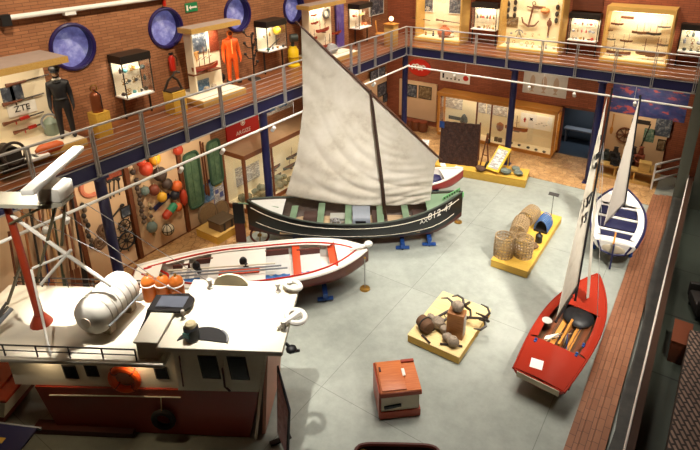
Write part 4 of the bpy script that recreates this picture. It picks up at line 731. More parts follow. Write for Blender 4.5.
# green trays (small boats) and posters
GRN = SPECK([(.3, (70, 100, 74)), (.7, (116, 144, 106))], 6)
for i, (u, v, w, h, lb) in enumerate(((193, 180, .56, 1.85, 'long green rounded tray on the wall, left one'), (214.5, 162, .5, 1.5, 'long green rounded tray on the wall, right one'))):
    p = LW.px(u, v, .32); t = thing('green_tray', lb, 'tray', p); n = 28; ol = []
    for k in range(n): a = 2*PI*k/n; c, s = math.cos(a), math.sin(a); ol.append((abs(c)**.45*math.copysign(w/2, c), abs(s)**.25*math.copysign(h/2, s)))
    MB().slab([p+V((-.03, y, z)) for y, z in ol], (.03, 0, 0)).build('bottom', GRN, t); MB().tube([p+V((.04, y, z)) for y, z in ol], .045, 6, True).build('rim', M((54, 84, 62)), t); MB().tube([p+V((.02, 0, -h*.42)), p+V((.02, 0, h*.42))], .02, 6).build('rib', GRN, t)
for i, (u, v) in enumerate(((203, 165), (205.5, 166))): p = LW.px(u, v, .32); t = thing('hanging_oar', 'brown oar hanging between the green trays, %s one' % ['left', 'right'][i], 'oar', p); MB().cyl(p+V((0, 0, -.7)), p+V((0, 0, .8)), .025, n=8).build('loom', BROWN, t); MB().ball(p+V((0, 0, -.85)), (.02, .06, .22), 8).build('blade', BROWN, t)
for u, v, w, h, lb, pm in ((219, 190, .42, .9, 'white and yellow information poster beside the left case', PTXT), (207.5, 193, .5, .66, 'pale blue poster left of the yellow white one', PBL), (214, 179, .5, .12, 'blue name strip below the right green tray', NAVY)):
    p = LW.px(u, v, .31); t = frame_pic(LW, p.y, p.z, w, h, .285, lb, pm, None, 'poster', 'poster')
    if h == .9:
        mb = MB(); LW.bx(mb, p.y-.14, p.y+.14, .3, .304, p.z+.15, p.z+.36); mb.build('yellow_field', M((232, 206, 70)), t); mb = MB(); LW.bx(mb, p.y-.16, p.y-.02, .3, .304, p.z-.1, p.z+.05); LW.bx(mb, p.y+.02, p.y+.17, .3, .304, p.z-.28, p.z-.1); mb.build('photo_field', M((90, 96, 150)), t)
        LW.bx(MB(), p.y-.23, p.y+.23, .284, .2851+.003, p.z-.47, p.z+.47).build('purple_border', M((110, 100, 160)), t)
# red banner with white lettering
p = LW.px(243, 124, .06); t = thing('red_banner', 'red banner with white emblem and lettering under the left gallery', 'banner', p); LW.bx(MB(), p.y-.75, p.y+.75, .005, .05, p.z-.42, p.z+.42).build('cloth', M((186, 34, 26), .7), t)
MX = Matrix(((0, 0, 1), (1, 0, 0), (0, 1, 0))).to_4x4()
MB().text('ARGIZE', .2, Matrix.Translation(LW.P(p.y, .052, p.z-.27)) @ MX).box((WL+.05, p.y-.5, p.z+.3), (WL+.054, p.y+.5, p.z+.33)).torus(LW.P(p.y, .055, p.z+.05), .09, .015, (1, 0, 0), 16, 5).ball(LW.P(p.y, .055, p.z+.05), (.01, .05, .05), 8).build('lettering', WHITE, t)
p = LW.px(272, 105, .06); t = frame_pic(LW, p.y, p.z, 2.4, .75, .0, 'long white banner with grey pictures above the left case', PTXT, None, 'banner', 'wall_banner'); mb = MB()
for k in range(3): LW.bx(mb, p.y-.9+.65*k, p.y-.45+.65*k, .015, .022, p.z-.25, p.z+.2)
mb.build('pictures', PBL, t)
# left long case
long_case(LW, 'long honey wood glass case against the left wall', 10.92, 15.8, 1.15, 2.15, (12.2, 13.8), WOOD((120, 66, 34), (150, 88, 48), .45), M((196, 160, 122), .5))
for u, v, w, h, lb in ((252, 172, .75, .62, 'white picture sheet at the left of the left long case'), (241, 176, .45, .7, 'white text sheet at the corner of the left long case')):
    p = LW.px(u, v, .16); frame_pic(LW, p.y, p.z, w, h, .14, lb, PTXT, None, 'chart', 'chart_sheet')
STONEF = SPECK([(.3, (90, 96, 76)), (.7, (160, 160, 130))], 9)
for i in range(16):
    r_, c_ = divmod(i, 8); y = 11.15+.3*c_+.1*r_; z0 = .17; o = .95-.4*r_; lump(LW.P(y, o, z0), .12+.03*(i % 3), 'grey green stone in the left long case, %s row, %s' % (['front', 'back'][r_], ORD[c_]), STONEF, 'stone find', 'stone_find', None, i, .8)
for i, (u, v, L) in enumerate(((274, 170, .7), (290, 168, .7), (275, 179, .7), (292, 158, .6))): p = LW.px(u, v, .4); model_ship(p, L, (0, 1, 0), 'dark model boat in the middle of the left case, ' + ['upper left one', 'upper right one', 'lower one', 'topmost one by the sail'][i], DKG, False, None, 1)
for i, u in enumerate((279, 283)): p = LW.px(u, 186+i, .8); lump((p.x, p.y, .17), .09, 'dark small weight on the left case floor, %s one' % ['left', 'right'][i], BLACK, 'weight', 'weight', None, i)
# yellow platform with crate and round baskets
t = thing('exhibit_platform', 'yellow platform in front of the green trays', 'platform', (-11.7, 9.65, .012)); MB().box((-12.3, 9.1, .012), (-11.35, 10.3, .26)).build('block', YEL, t); MB().box((-12.31, 9.09, .26), (-11.34, 10.31, .27)).build('top_sheet', OCHRE, t)
t = thing('wooden_crate', 'weathered grey brown crate on the yellow platform', 'crate', (-11.75, 9.62, .27)); MB().box((-12.0, 9.35, .27), (-11.45, 9.95, .52)).build('case', M((112, 84, 54), .8, 0, .3), t); MB().box((-12.02, 9.33, .52), (-11.43, 9.97, .56)).build('lid', M((90, 72, 50), .8, 0, .3), t)
for k in (9.5, 9.8): MB().box((-11.45, k-.03, .27), (-11.43, k+.03, .52)).build('batten', DARK, t)
for i, (y, r) in enumerate(((9.75, .36), (10.3, .28))):
    p = V((WL+.55, y, .03+r)); t = thing('round_sieve', ['large round woven sieve leaning by the green trays', 'small round woven sieve half behind the crate'][i], 'sieve', p-V((0, 0, r))); MB().torus(p, r, .035, (1, 0, .25), 26, 8).build('rim', M((112, 88, 60)), t); MB().cyl(p-V((.01, 0, 0)), p+V((.01, 0, .0025)), r, n=26).build('mesh', M((140, 112, 76), .8, 0, .4, 30), t)
# ======================= BOATS =======================
def frame(a, b, z=0):
    a, b = V((a[0], a[1], z)), V((b[0], b[1], z)); d = (b-a).normalized(); n = V((-d.y, d.x, 0)); m = Matrix((d, n, V((0, 0, 1)))).transposed().to_4x4(); m.translation = (a+b)/2; return m, (b-a).length, math.atan2(d.y, d.x)
def boat(name, label, a, b, z, B, Dp, mats, s0, s1, cat='boat', **kw):
    m, L, rz = frame(a, b, z); c = m.translation; t = thing(name, label, cat, c, rz); I = Matrix.Identity(4); mb = MB(); prof, P = loft_hull(mb, L, B, Dp, 26, I, s0, s1, 12, **kw); mb.build('hull', mats, t, True, 50); return t, P, L
def rail_(P, side, r, t0=.01, t1=.99, dz=0, n=26): return [P(t0+(t1-t0)*i/n, side, 0)+V((0, 0, dz)) for i in range(n+1)]
def deckmb(P, t0, t1, dz=-.03, n=8, camber=.03, w0=1.0):
    mb = MB(); mb.grid(lambda u, v: (lambda A, B_: A.lerp(B_, v)+V((0, 0, dz+camber*math.sin(v*PI))))(P(t0+(t1-t0)*u, -1, .02), P(t0+(t1-t0)*u, 1, .02)), n, 8, .015); return mb
def thwart(t, P, tt, w, z, mat, name='thwart', dz=.03):
    a, b = P(tt, -1, .03), P(tt, 1, .03); return MB().box((a.x-w/2, a.y+.04, z), (a.x+w/2, b.y-.04, z+dz), None, .004).build(name, mat, t, True)
def trestle(p, rz, w, h, label, beam=True, group=None):
    t = thing('boat_trestle', label, 'trestle', p, rz, group)
    MB().cb((0, 0, h), (.12, w, .1)).build('cross_beam', BLUE, t, True)
    for s in (-1, 1):
        MB().cb((0, s*w*.42, h/2+.04), (.08, .08, h-.08)).build('post', BLUE, t, True); MB().cb((0, s*w*.42, .07), (.4, .1, .05)).build('foot', BLUE, t, True); MB().cyl((0, s*w*.42-.03, .03), (0, s*w*.42+.03, .03), .03, n=10).build('castor', DARK, t, True)
    return t
SAILM = NT('canvas'); _v = SAILM.coord(); _n = SAILM.noise(_v, 1.4, 6, .65); SAILM.col(SAILM.ramp(_n, [(.25, (172, 160, 140)), (.45, (202, 194, 176)), (.7, (216, 209, 194))])); SAILM.b.inputs['Roughness'].default_value = .85; SAILM = SAILM.m
# ---- the black fishing boat with the lateen sail
HB = M((20, 20, 22), .35); GRNB = M((112, 136, 108), .5); MAR = M((86, 34, 24), .5); INW = WOOD((62, 50, 42), (92, 74, 60), .6)
t, P, L = boat('fishing_boat', 'long black wooden fishing boat with green thwarts and a raised mast', (-10.68, 9.78), (-5.42, 13.38), .24, 1.62, .78, [HB, MAR, INW], .42, .6, band=.4, keelrise=(.2, .7), fine=2.8, floor_=.3, full=.6)
for sd in (-1, 1): MB().tube(rail_(P, sd, 0, dz=.01), .025, 6).build('gunwale', M((70, 78, 68), .5), t, True); MB().tube([P(.02+.96*i/26, sd*.86, 0)+V((0, sd*.012, 0)) for i in range(27)], .012, 5).build('strake', CREAM, t, True); MB().tube([P(.04+.92*i/26, sd*.53, 0)+V((0, sd*.008, -.005)) for i in range(27)], .01, 5).build('waterline', CREAM, t, True)
deckmb(P, .02, .17).build('stern_cover', M((190, 190, 184), .6), t, True); deckmb(P, .83, .985).build('foredeck', GRNB, t, True)
for tt in (.21, .34, .47, .62, .74): thwart(t, P, tt, .2, .64, GRNB)
mb = MB(); [mb.box((-.36*L+.02*k*L, -.62, .235), (-.36*L+.02*k*L+.1, .62, .25)) for k in range(0)]; mb.box((-2.2, -.5, .305), (1.9, .5, .325)).build('floorboards', WOOD((150, 124, 92), (184, 158, 122), .6), t, True)
for x, w in ((-1.3, .5), (.75, .45), (1.95, .4)): MB().cb((x, .1, .42), (w, .8, .2), None, .01).build('dark_hatch', M((66, 46, 38), .6), t, True)
for k in range(5): MB().tube([(-.75, -.45+.2*k, .36), (-.25, -.45+.2*k, .44)], .03, 6).build('rib_frame', M((150, 140, 124), .6), t, True)
g = MB().grid(lambda u, v: V((-.12*L*0+.03*L-.26+.52*u, -.42*math.cos(v*PI), .5+.38*math.sin(v*PI)**.6)), 6, 12, .02).build('engine_box', M((128, 134, 142), .45), t, True); MB().cb((.03*L-.02, -.36, .6), (.3, .14, .12)).build('opening', BLACK, g, True)
p = V((-.09*L, -.15, .45)); MB().torus(p+V((0, 0, .12)), .1, .02).torus(p, .14, .025).cyl(p-V((0, 0, .2)), p+V((0, 0, .14)), .04).build('capstan', STEEL, t, True)
MB().cb((-.5, .2, .4), (.5, .35, .2)).build('fish_box', M((150, 150, 140)), t, True)
r = MB().box((-L/2-.42, -.035, -.36), (-L/2-.12, .035, .42)).build('rudder', MAR, t, True); MB().box((-L/2-.42, -.045, .42), (-L/2-.1, .045, 1.08)).build('rudder_head', HB, r, True)
MB().tube([(-L/2-.25, 0, 1.08), (-L/2+.3, -.05, 1.06), (-L/2+.95, -.12, .98)], .025, 6).build('tiller', GRNB, t, True)
q = V((-L/2+.3, 0, -.02)); MB().torus(q, .27, .035, (0, 1, 0), 22, 8).build('propeller_ring', MAR, t, True); mb = MB().cyl(q-V((.06, 0, 0)), q+V((.06, 0, 0)), .045, n=10)
for k in range(3): a = k*2*PI/3+.4; mb.ball(q+V((0, math.cos(a)*.12, math.sin(a)*.12)), (.02, .055, .1), 8, (a-PI/2, 0, 0))
mb.build('propeller', BRASS, t, True)
a = P(.80, -.84, 0); b = P(.95, -.84, 0); up_ = (P(.88, -.98, 0)-P(.88, -.74, 0)).normalized(); ex = (b-a).normalized(); ez = ex.cross(up_).normalized(); ey = ez.cross(ex)
mt = Matrix((ex, ey, ez)).transposed().to_4x4(); c = P(.885, -.84, 0)+ez*.02; mt.translation = c; mt2 = mt.copy(); mt2.translation = P(.80, -.78, 0)+ez*.03
for nm, st, sz, t0, jj in (('hull_number', '812·47', .27, .888, .84), ('hull_letters', 'AX', .17, .812, .78)):
    mb = MB().text(st, sz, Matrix.Identity(4), .004)
    for v in mb.bm.verts: v.co = P(t0+v.co.x/L, -(jj+v.co.y*.9), 0)+V((0, -.012-v.co.z, 0))
    mb.build(nm, WHITE, t, True)
nb = MB().slab([P(.9, -1, 0)+V((0, .1, .06)), P(.985, -1, 0)+V((0, .05, .06)), P(.985, -1, 0)+V((0, .05, .16)), P(.9, -1, 0)+V((0, .1, .16))], (0, .03, 0)).build('name_board', M((112, 170, 112), .5), t, True); mb = MB()
for k in range(6): q = P(.91+.012*k, -1, 0)+V((0, .09-.004*k, .11)); mb.cb(q+V((0, 0, 0)), (.03, .02, .05))
mb.build('board_marks', DARK, nb, True); MB().cb((L/2-.02, 0, 1.27), (.1, .05, .16), None, .01).build('stem_head', M((120, 190, 120), .5), t, True)
A0 = V((-10.62, 9.85, 0)); dB = (V((-5.3, 13.4, 0))-A0).normalized(); nB = V((-dB.y, dB.x, 0)); SP = lambda s, z, o=0: A0+dB*s+V((0, 0, z))+nB*o
MB().tube([FR[t.name].inverted() @ SP(s, z) for s, z in ((4.02, .55), (3.9, 2), (3.58, 4.75))], [.06, .055, .035], 10).build('mast', WOOD((44, 30, 22), (66, 44, 30)), t, True)
MB().tube([FR[t.name].inverted() @ SP(s, z, .1) for s, z in ((1.62, 6.62), (3.4, 4.85), (5.6, 2.62))], [.025, .045, .03], 8).build('yard', WOOD((60, 36, 22), (92, 56, 34)), t, True)
def sailpt(u, v):
    lz = [(1.05, 1.5), (1.44, 2.69), (1.70, 4.2), (1.74, 5.4), (1.76, 6.46)]; k = min(3, int(v*4)); f = v*4-k; f2 = f
    ls = lz[k][0]*(1-f2)+lz[k+1][0]*f2; lzv = lz[k][1]*(1-f2)+lz[k+1][1]*f2
    rs, rz_ = 5.33+.14*v, 1.2+1.55*v; s = ls*(1-u)+rs*u; z = lzv*(1-u)+rz_*u - .22*math.sin(u*PI)*(1-v)**2
    q = math.hypot((u-.62)*.95, (v-.82)*1.05); bil = .16*math.sin(PI*u)*math.sin(PI*min(1, v*.9+.05)); wob = .04*math.sin(2.5*u+3*v)
    fold = (.055*abs(math.sin(21*(q+wob*.6)+.8*math.sin(5*u+4*v)))**.7*max(0, min(1, (q-.28)*2.6))*(1-v*.8)*min(1, 5*v+.25)+.014*math.sin(71*(q+.3*u)+2*math.sin(7*u))*(1-v)**1.5)*min(1, 6*u+.1) + .018*math.sin(46*v+9*u)*max(0, 1-u*5)
    return SP(s, z, .12+bil-fold)
MB().grid(sailpt, 110, 90, .008).build('lateen_sail', SAILM, t, ang=180)
MB().tube([FR[t.name].inverted() @ SP(5.33, 1.2, .12), FR[t.name].inverted() @ SP(5.3, 1.0, -.1)], .012, 5).tube([FR[t.name].inverted() @ SP(3.58, 4.7), FR[t.name].inverted() @ SP(3.56, 4.68, .1)], .02, 5).build('sheet_rope', ROPE, t, True)
for s, w, h, lb in ((1.3, 1.0, .2, 'near its stern'), (2.5, 1.2, .17, 'second from its stern'), (4.5, 1.2, .17, 'below its mast'), (5.3, .8, .24, 'near its bow')): p = SP(s, 0); trestle(p, math.atan2(dB.y, dB.x), w, h, 'blue trestle under the black boat, ' + lb)
p = V((-5.87, 14.25, 0)); t = thing('stanchion', 'slim post with a round brass base by the black bow', 'post', p); MB().lathe([(.13, 0), (.12, .03), (.02, .05)], p).build('base', BRASS, t); MB().cyl(p+V((0, 0, .05)), p+V((0, 0, .85)), .014, n=8).build('rod', STEEL, t)
# ---- red and white rowing boat
RW = M((238, 232, 222), .4, 0, .03); RHULL = WOOD((96, 40, 24), (130, 58, 36), .35)
t, P, L = boat('rowing_boat', 'white and red rowing boat with a varnished brown hull on blue trestles', (-11.0, 6.1), (-6.62, 10.12), .28, 1.85, .6, [RHULL, RHULL, RW], .06, .14, fine=4.2, stern_w=.3, band=.3, keelrise=(.3, .6), floor_=.24, full=.7)
for sd in (-1, 1): MB().tube(rail_(P, sd, 0, dz=.015), .04, 6).build('gunwale', RW, t, True); MB().tube([P(.03+.94*i/26, sd, .16)+V((0, 0, .03)) for i in range(27)], .022, 5).build('red_stripe', RED, t, True)
deckmb(P, .01, .11, .01).build('stern_deck', RW, t, True); deckmb(P, .31, .55, -.04).build('middle_deck', RW, t, True); deckmb(P, .86, .985, .01).build('foredeck', RW, t, True)
MB().tube([P(.01+.1*math.sin(a), math.cos(a), .2)*1 + V((0, 0, .04)) for a in [PI*i/16 for i in range(17)]], .03, 6).build('deck_stripe', RED, t, True)
for sd in (-1, 1): MB().grid(lambda u, v: P(.1+.76*u, sd, .02).lerp(P(.1+.76*u, sd, .22), v)+V((0, 0, .01)), 14, 2, .015).build('side_deck', RW, t, True)
OR_ = M((206, 74, 36), .45, 0, .06)
for tt in (.205, .685, .845): thwart(t, P, tt, .2 if tt > .4 else .12, .55, OR_ if tt > .4 else RW)
MB().cb((-.35, -.3, .62), (1.0, .16, .03)).build('red_plank', OR_, t, True)
for tt in (.61, .765): a = P(tt, 1, .3); MB().cb((a.x, a.y-.04, .5), (.62, .06, .18)).build('locker_front', MAR, t, True); MB().cb((a.x, .05, .42), (.62, 1.1, .03)).build('duckboard', M((200, 200, 196)), t, True); MB().grid(lambda u, v: V((a.x-.31+.62*u, -.72+.34*v, .48+.03*math.sin(u*19)*math.sin(v*7))), 14, 6, .04).build('blue_net', M((60, 112, 176), .8, 0, .3, 20), t, True)
for tt in (.155, .26): a = P(tt, 1, .3); MB().cb((a.x, a.y-.05, .5), (.42, .06, .2)).build('locker_front', MAR, t, True); MB().cb((a.x, 0, .44), (.42, 1.0, .04)).build('locker', M((196, 186, 180)), t, True)
for k in range(3): MB().tube([(-2.1+.1*k, -.1-.14*k, .72), (.55+.15*k, -.2-.12*k, .7)], .022, 6).build('oar', GREY if k else CREAM, t, True)
for x in (-1.4, -.25): mb = MB(); mb.ball((x, -.1, .78), (.1, .08, .13), 9).ball((x+.06, -.14, .66), (.07, .07, .1), 8); mb.build('engine_lump', BLACK, t, True)
MB().tube([(L/2-.5, -.12, .84), (L/2-.2, -.05, .85), (L/2-.02, .02, .86)], [.03, .05, .04], 8).ball((L/2+.0, 0, .88), (.12, .1, .09), 9).build('bow_rope', WHITE, t, True)
MB().cb((-1.55, -.5, .58), (.5, .3, .06), None, .02).build('hatch', M((60, 112, 176)), t, True)
mR, LR, rzR = frame((-11.0, 6.1), (-6.62, 10.12))
for s, h, lb in ((-1.6, .22, 'under its stern half'), (0.2, .22, 'in the middle'), (1.75, .24, 'under its front half')): trestle(mR @ V((s, 0, 0)), rzR, 1.5, h, 'blue trestle under the white and red rowing boat, ' + lb)
p = V((-6.51, 9.78, 0)); t = thing('stanchion', 'slim post with a round brass base by the rowing boat bow', 'post', p); MB().lathe([(.14, 0), (.13, .035), (.02, .05)], p).build('base', BRASS, t); MB().cyl(p+V((0, 0, .05)), p+V((0, 0, .95)), .015, n=8).build('rod', STEEL, t); MB().ball(p+V((0, 0, .97)), .03, 8).build('knob', BRASS, t)
# ---- small red boat behind the sail
t, P, L = boat('rowing_boat', 'small red rowing boat half hidden behind the big sail', (-9.3, 13.6), (-6.5, 15.95), .38, 1.3, .42, [RED, RHULL, RW], .12, .26, fine=2.4, band=.3, keelrise=(.3, .8), floor_=.13)
for sd in (-1, 1): MB().tube(rail_(P, sd, 0, dz=.012), .04, 6).build('gunwale', RW, t, True)
for tt in (.35, .55, .72): thwart(t, P, tt, .2, .34, BLUE)
deckmb(P, .8, .98, -.02).build('foredeck', RW, t, True); MB().ball((L*.22, 0, .36), (.28, .3, .14), 10).build('blue_cover', NAVY, t, True)
for s in (-.8, .9): m_, L_, r_ = frame((-9.3, 13.6), (-6.5, 15.95)); trestle(m_ @ V((s, 0, 0)), r_, 1.0, .32, 'blue trestle under the small red rowing boat, %s one' % ('left' if s < 0 else 'right'))
# ---- red sailing dinghy
RD = M((152, 44, 28), .22, 0, .06, 2)
t, P, L = boat('sailing_dinghy', 'red decked sailing dinghy with a narrow cream sail', (-1.68, 8.6), (-1.42, 12.78), .16, 1.26, .46, [M((176, 44, 26), .3), M((170, 150, 120), .4), WOOD((70, 44, 28), (96, 64, 40))], .0, .06, 'boat', stern_w=.8, fine=2.3, band=.4, keelrise=(.62, .9), floor_=.3, full=.6)
for sd in (-1, 1): MB().grid(lambda u, v: P(.26+.36*u, sd, .01).lerp(P(.26+.36*u, sd, .17), v)+V((0, 0, .015+.02*math.sin(v*PI))), 14, 3, .012).build('side_deck', RD, t, True); MB().tube(rail_(P, sd, 0, t0=.0, dz=.0), .025, 6).build('rubbing_strake', RD, t, True)
deckmb(P, .0, .26, .015).build('aft_deck', RD, t, True); deckmb(P, .62, .985, .015).build('foredeck', RD, t, True)
MB().cb((-L/2-.0, 0, .38), (.03, .84, .13)).build('transom', M((200, 190, 160), .4), t, True)
for k, y in enumerate((-.3, -.15, 0, .15, .3)): MB().cb((-.5, y*1.1, .31), (1.7, .1, .02)).build('bottom_board', HONEY if k in (1, 3) else BROWN, t, True)
MB().cb((-.35, 0, .38), (1.1, .05, .2)).build('centreboard_case', HONEY, t, True); MB().ball((.3, -.06, .4), (.36, .34, .12), 12).build('black_bag', BLACK, t, True)
mb = MB(); mb.grid(lambda u, v: V((-.95+.6*u, .12+.22*v, .3+.05*math.sin(u*9+v*4))), 10, 6, .015); mb.build('white_cloth', WHITE, t, True)
for k in range(6): MB().tube([(-.2+.1*k, -.1+.05*k, .3), (-.5-.1*k, .1-.06*k, .42), (-.9+.2*k, .3-.1*k, .36)], .012, 5).build('rope', [ROPE, DARK, BLUE][k % 3], t, True)
for x, y in ((-1.1, .42), (-.65, -.44), (-1.0, -.4)): MB().cb((x, y, .5), (.12, .05, .03), None, .008).ball((x, y, .53), .03, 8).build('cleat', BLUE, t, True)
MB().cyl((-.35, .44, .49), (-.35, .44, .505), .11, n=20).build('deck_badge', WHITE, t, True); MB().cb((-L/2+.35, .16, .5), (.26, .24, .012), (0, 0, .2)).build('white_sticker', WHITE, t, True)
iv = FR[t.name].inverted(); W_ = lambda p: iv @ p
mp = ony(574, 306, 11.4); mtop = ony(612.5, 88, 11.4); MB().tube([W_(V((mp.x, 11.4, .3))), W_(mtop)], [.03, .018], 8).build('mast', BLACK, t, True)
bl = ony(555.5, 322, 10.0); hd = ony(607.5, 95, 11.36); tk = V((mp.x, 11.37, bl.z+.08)); MB().tube([W_(tk), W_(bl)], .03, 8).build('boom', BLACK, t, True)
def dsail(tk, bl, hd, roach, bil, n):
    def f(u, v): A = tk.lerp(hd, v); B_ = bl.lerp(hd, v); B_ = B_+(bl-tk)*roach*math.sin(v*PI)*.5; w = A.lerp(B_, u); return W_(w+n*(bil*math.sin(u*PI)*math.sin(v*PI)))
    return f
nn = V((.9, -.35, .1)); sl = MB().grid(dsail(tk, bl+V((0, 0, .05)), hd, .1, .06, -nn), 10, 40, .004).build('mainsail', SAILM, t, True, 180)
cx = (bl-tk).normalized(); cxh = -V((cx.x, cx.y, 0)).normalized(); m3 = Matrix((cxh, V((0, 0, 1)), cxh.cross(V((0, 0, 1))))).transposed().to_4x4()
for st, v, sz in (('57', .52, .36), ('_', .485, .36), ('3', .435, .34), ('m', .735, .3), ('n', .69, .3), ("'", .79, .4)):
    mm = Matrix.Translation(tk.lerp(hd, v).lerp(bl.lerp(hd, v), .45)+cxh.cross(V((0, 0, 1)))*.035) @ m3; mb = MB().text(st, sz, mm, .012); bmesh.ops.transform(mb.bm, matrix=iv, verts=mb.bm.verts); mb.build('sail_mark', BLACK, sl, True)
jt = tk.lerp(hd, .55)+V((.03, .05, 0)); jb = V((-1.46, 11.75, .7)); jc = V((-1.42, 11.35, .85)); MB().grid(lambda u, v: W_(jc.lerp(jt, v).lerp(jb.lerp(jt, v), u)+V((.05*math.sin(u*PI), 0, 0))), 8, 16, .004).build('jib', SAILM, t, True)
for e in (jb, V((-1.9, 11.1, .62)), V((-1.1, 11.1, .62))): MB().tube([W_(e), W_(mtop.lerp(mp, .2))], .006, 4).build('stay', STEEL, t, True)
for s, lb in ((-1.2, 'below its stern'), (1.0, 'below its bow')): m_, L_, r_ = frame((-1.64, 8.62), (-1.36, 12.75)); q = m_ @ V((s, 0, 0)); tt_ = thing('cradle', 'low dark cradle under the red dinghy, ' + lb, 'cradle', q, r_); MB().cb((0, 0, .09), (.12, .8, .12)).build('beam', DARK, tt_, True); [MB().cb((0, y, .02), (.3, .1, .04)).build('foot', DARK, tt_, True) for y in (-.35, .35)]
# ---- white dinghy with navy seats
WH = M((232, 228, 220), .3, 0, .03)
t, P, L = boat('sailing_dinghy', 'white sailing dinghy with navy blue seats and rim', (-1.34, 14.3), (-1.76, 17.95), .34, 1.48, .42, [WH, WH, WH], .02, .1, 'boat', stern_w=.72, fine=2.4, band=.4, keelrise=(.15, .9), floor_=.13)
for sd in (-1, 1): MB().tube(rail_(P, sd, 0, t0=.0, dz=.01), .035, 6).build('rim', NAVY, t, True); MB().grid(lambda u, v: P(.06+.6*u, sd, .02).lerp(P(.06+.6*u, sd, .2), v)+V((0, 0, .0)), 12, 2, .012).build('side_deck', WH, t, True)
deckmb(P, .66, .985, -.0).build('foredeck', WH, t, True); deckmb(P, .0, .07, .0).build('aft_deck', WH, t, True)
MB().tube([(-L/2-.005, -.42, .42), (-L/2-.01, -.3, .14), (-L/2-.01, 0, .06), (-L/2-.01, .3, .14), (-L/2-.005, .42, .42)], .03, 6).build('transom_rim', NAVY, t, True); MB().ball((-L/2, 0, .24), (.02, .3, .13), 14).build('transom_panel', M((200, 186, 160)), t, True)
for a0, a1 in ((.1, .22), (.28, .44), (.5, .64)): mb = MB(); xa, xb = (a0-.5)*L, (a1-.5)*L; w = abs(P((a0+a1)/2, 1, .2).y); mb.box((xa, -w, .3), (xb, w, .34), None, .01); mb.build('seat', M((22, 24, 62), .5), t, True); MB().box((xb, -w-.02, .32), (xb+.1, w+.02, .36)).build('thwart', WH, t, True)
MB().tube([(-L/2+.5, 0, .5), (-L/2-.1, .02, .46)], .025, 6).build('tiller', HONEY, t, True); MB().box((-L/2-.18, -.02, -.3), (-L/2-.03, .02, .45)).build('rudder', NAVY, t, True)
iv = FR[t.name].inverted(); mp = V((-1.49, 16.75, .7)); mtop = ony(640.5, 95, 16.75); MB().tube([W_(mp-V((0, 0, .2))), W_(mtop)], [.045, .03], 8).build('mast', BLACK, t, True)
bl = ony(603.5, 226, 15.2); hd = ony(639.5, 98, 16.7); tk = V((-1.5, 16.7, bl.z+.1)); MB().grid(dsail(tk, bl, hd, .12, .08, -nn), 10, 30, .004).build('mainsail', M((206, 196, 182), .8, 0, .1, 2), t, True, 180)
for (x, y), lb in (((-.45, 0), 'near its stern'), ((.7, 0), 'near its bow')): m_, L_, r_ = frame((-1.37, 14.5), (-1.76, 17.95)); trestle(m_ @ V((x-.6, y, 0)), r_, 1.15, .3, 'blue trolley beam under the white dinghy, ' + lb)
# ======================= THE TRAWLER WHEELHOUSE =======================
TR = math.radians(30.5); OT = V((-5.89, 4.9, 0))
T = thing('trawler_wheelhouse', 'cut down red and white trawler with a cream wheelhouse roof', 'boat', OT, TR)
RDK = M((146, 44, 20), .4, 0, .08, 3); CRM = M((244, 236, 216), .45, 0, .04, 2)
def tb(name, lo, hi, mat, bev=0, par=None, rot=None): return MB().box(lo, hi, rot, bev).build(name, mat, par or T, True)
MB().slab([(-3.72, 0, .02), (.0, 0, .02), (.26, 0, 1.16), (-3.95, 0, 1.06)], (0, 1.45, 0)).build('hull_side', RDK, T, True)
tb('plinth', (-4.15, -.12, 0), (-2.2, .1, .12), MAR); MB().tube([(-3.7, -.01, .88), (-2.4, -.01, .93), (-1.2, -.01, .96)], .013, 6).build('rubbing_rail', CREAM, T, True)
MB().slab([(-4.35, .04, 1.06), (-1.15, .04, 1.12), (-1.15, .04, 1.92), (-4.35, .04, 1.92)], (0, 1.4, 0)).build('cabin', CRM, T, True)
MB().slab([(-1.22, .0, 1.12), (.26, .0, 1.16), (.46, .0, 2.2), (-1.22, .0, 2.2)], (0, 1.45, 0)).build('wheelhouse', CRM, T, True)
tb('deck_roof', (-5.4, -.29, 1.9), (-1.25, 1.74, 2.0), CRM, .035); tb('wheelhouse_roof', (-1.38, -.21, 2.19), (.8, 1.68, 2.3), CRM, .02)
MB().slab([(.24, .02, .1), (.3, .02, .1), (.5, .02, 2.15), (.44, .02, 2.15)], (0, 1.4, 0)).build('raked_front', M((214, 150, 124), .5, 0, .06), T, True)
MB().tube([(.12, -.01, .02), (.3, -.01, 1.16), (.48, -.01, 2.15)], .03, 6).build('corner_trim', CREAM, T, True)
GWIN = M((16, 18, 24), .12)
def win(u0, u1, z0, z1, sk=0, v=-.005): 
    w = MB().slab([(u0-.03+sk, v, z1+.03), (u1+.03+sk, v, z1+.03), (u1+.03, v, z0-.03), (u0-.03, v, z0-.03)], (0, .03, 0)).build('window_frame', M((60, 52, 46)), T, True); MB().slab([(u0+sk, v-.01, z1), (u1+sk, v-.01, z1), (u1, v-.01, z0), (u0, v-.01, z0)], (0, .012, 0)).build('window_pane', GWIN, w, True)
for u0, u1, z0, z1 in ((-3.3, -3.1, 1.29, 1.55), (-2.88, -2.7, 1.36, 1.57), (-1.58, -1.4, 1.37, 1.59)): win(u0, u1, z0, z1, -.02, .03)
win(-.7, -.42, 1.46, 1.93, -.04); win(-.18, .1, 1.46, 1.93, -.04)
dr = MB().box((-.78, -.03, 1.2), (-.34, -.0, 2.0)).box((-.02, 0, 0), (-.01, .01, .01)).build('door', M((226, 212, 184), .5), T, True) if 0 else None
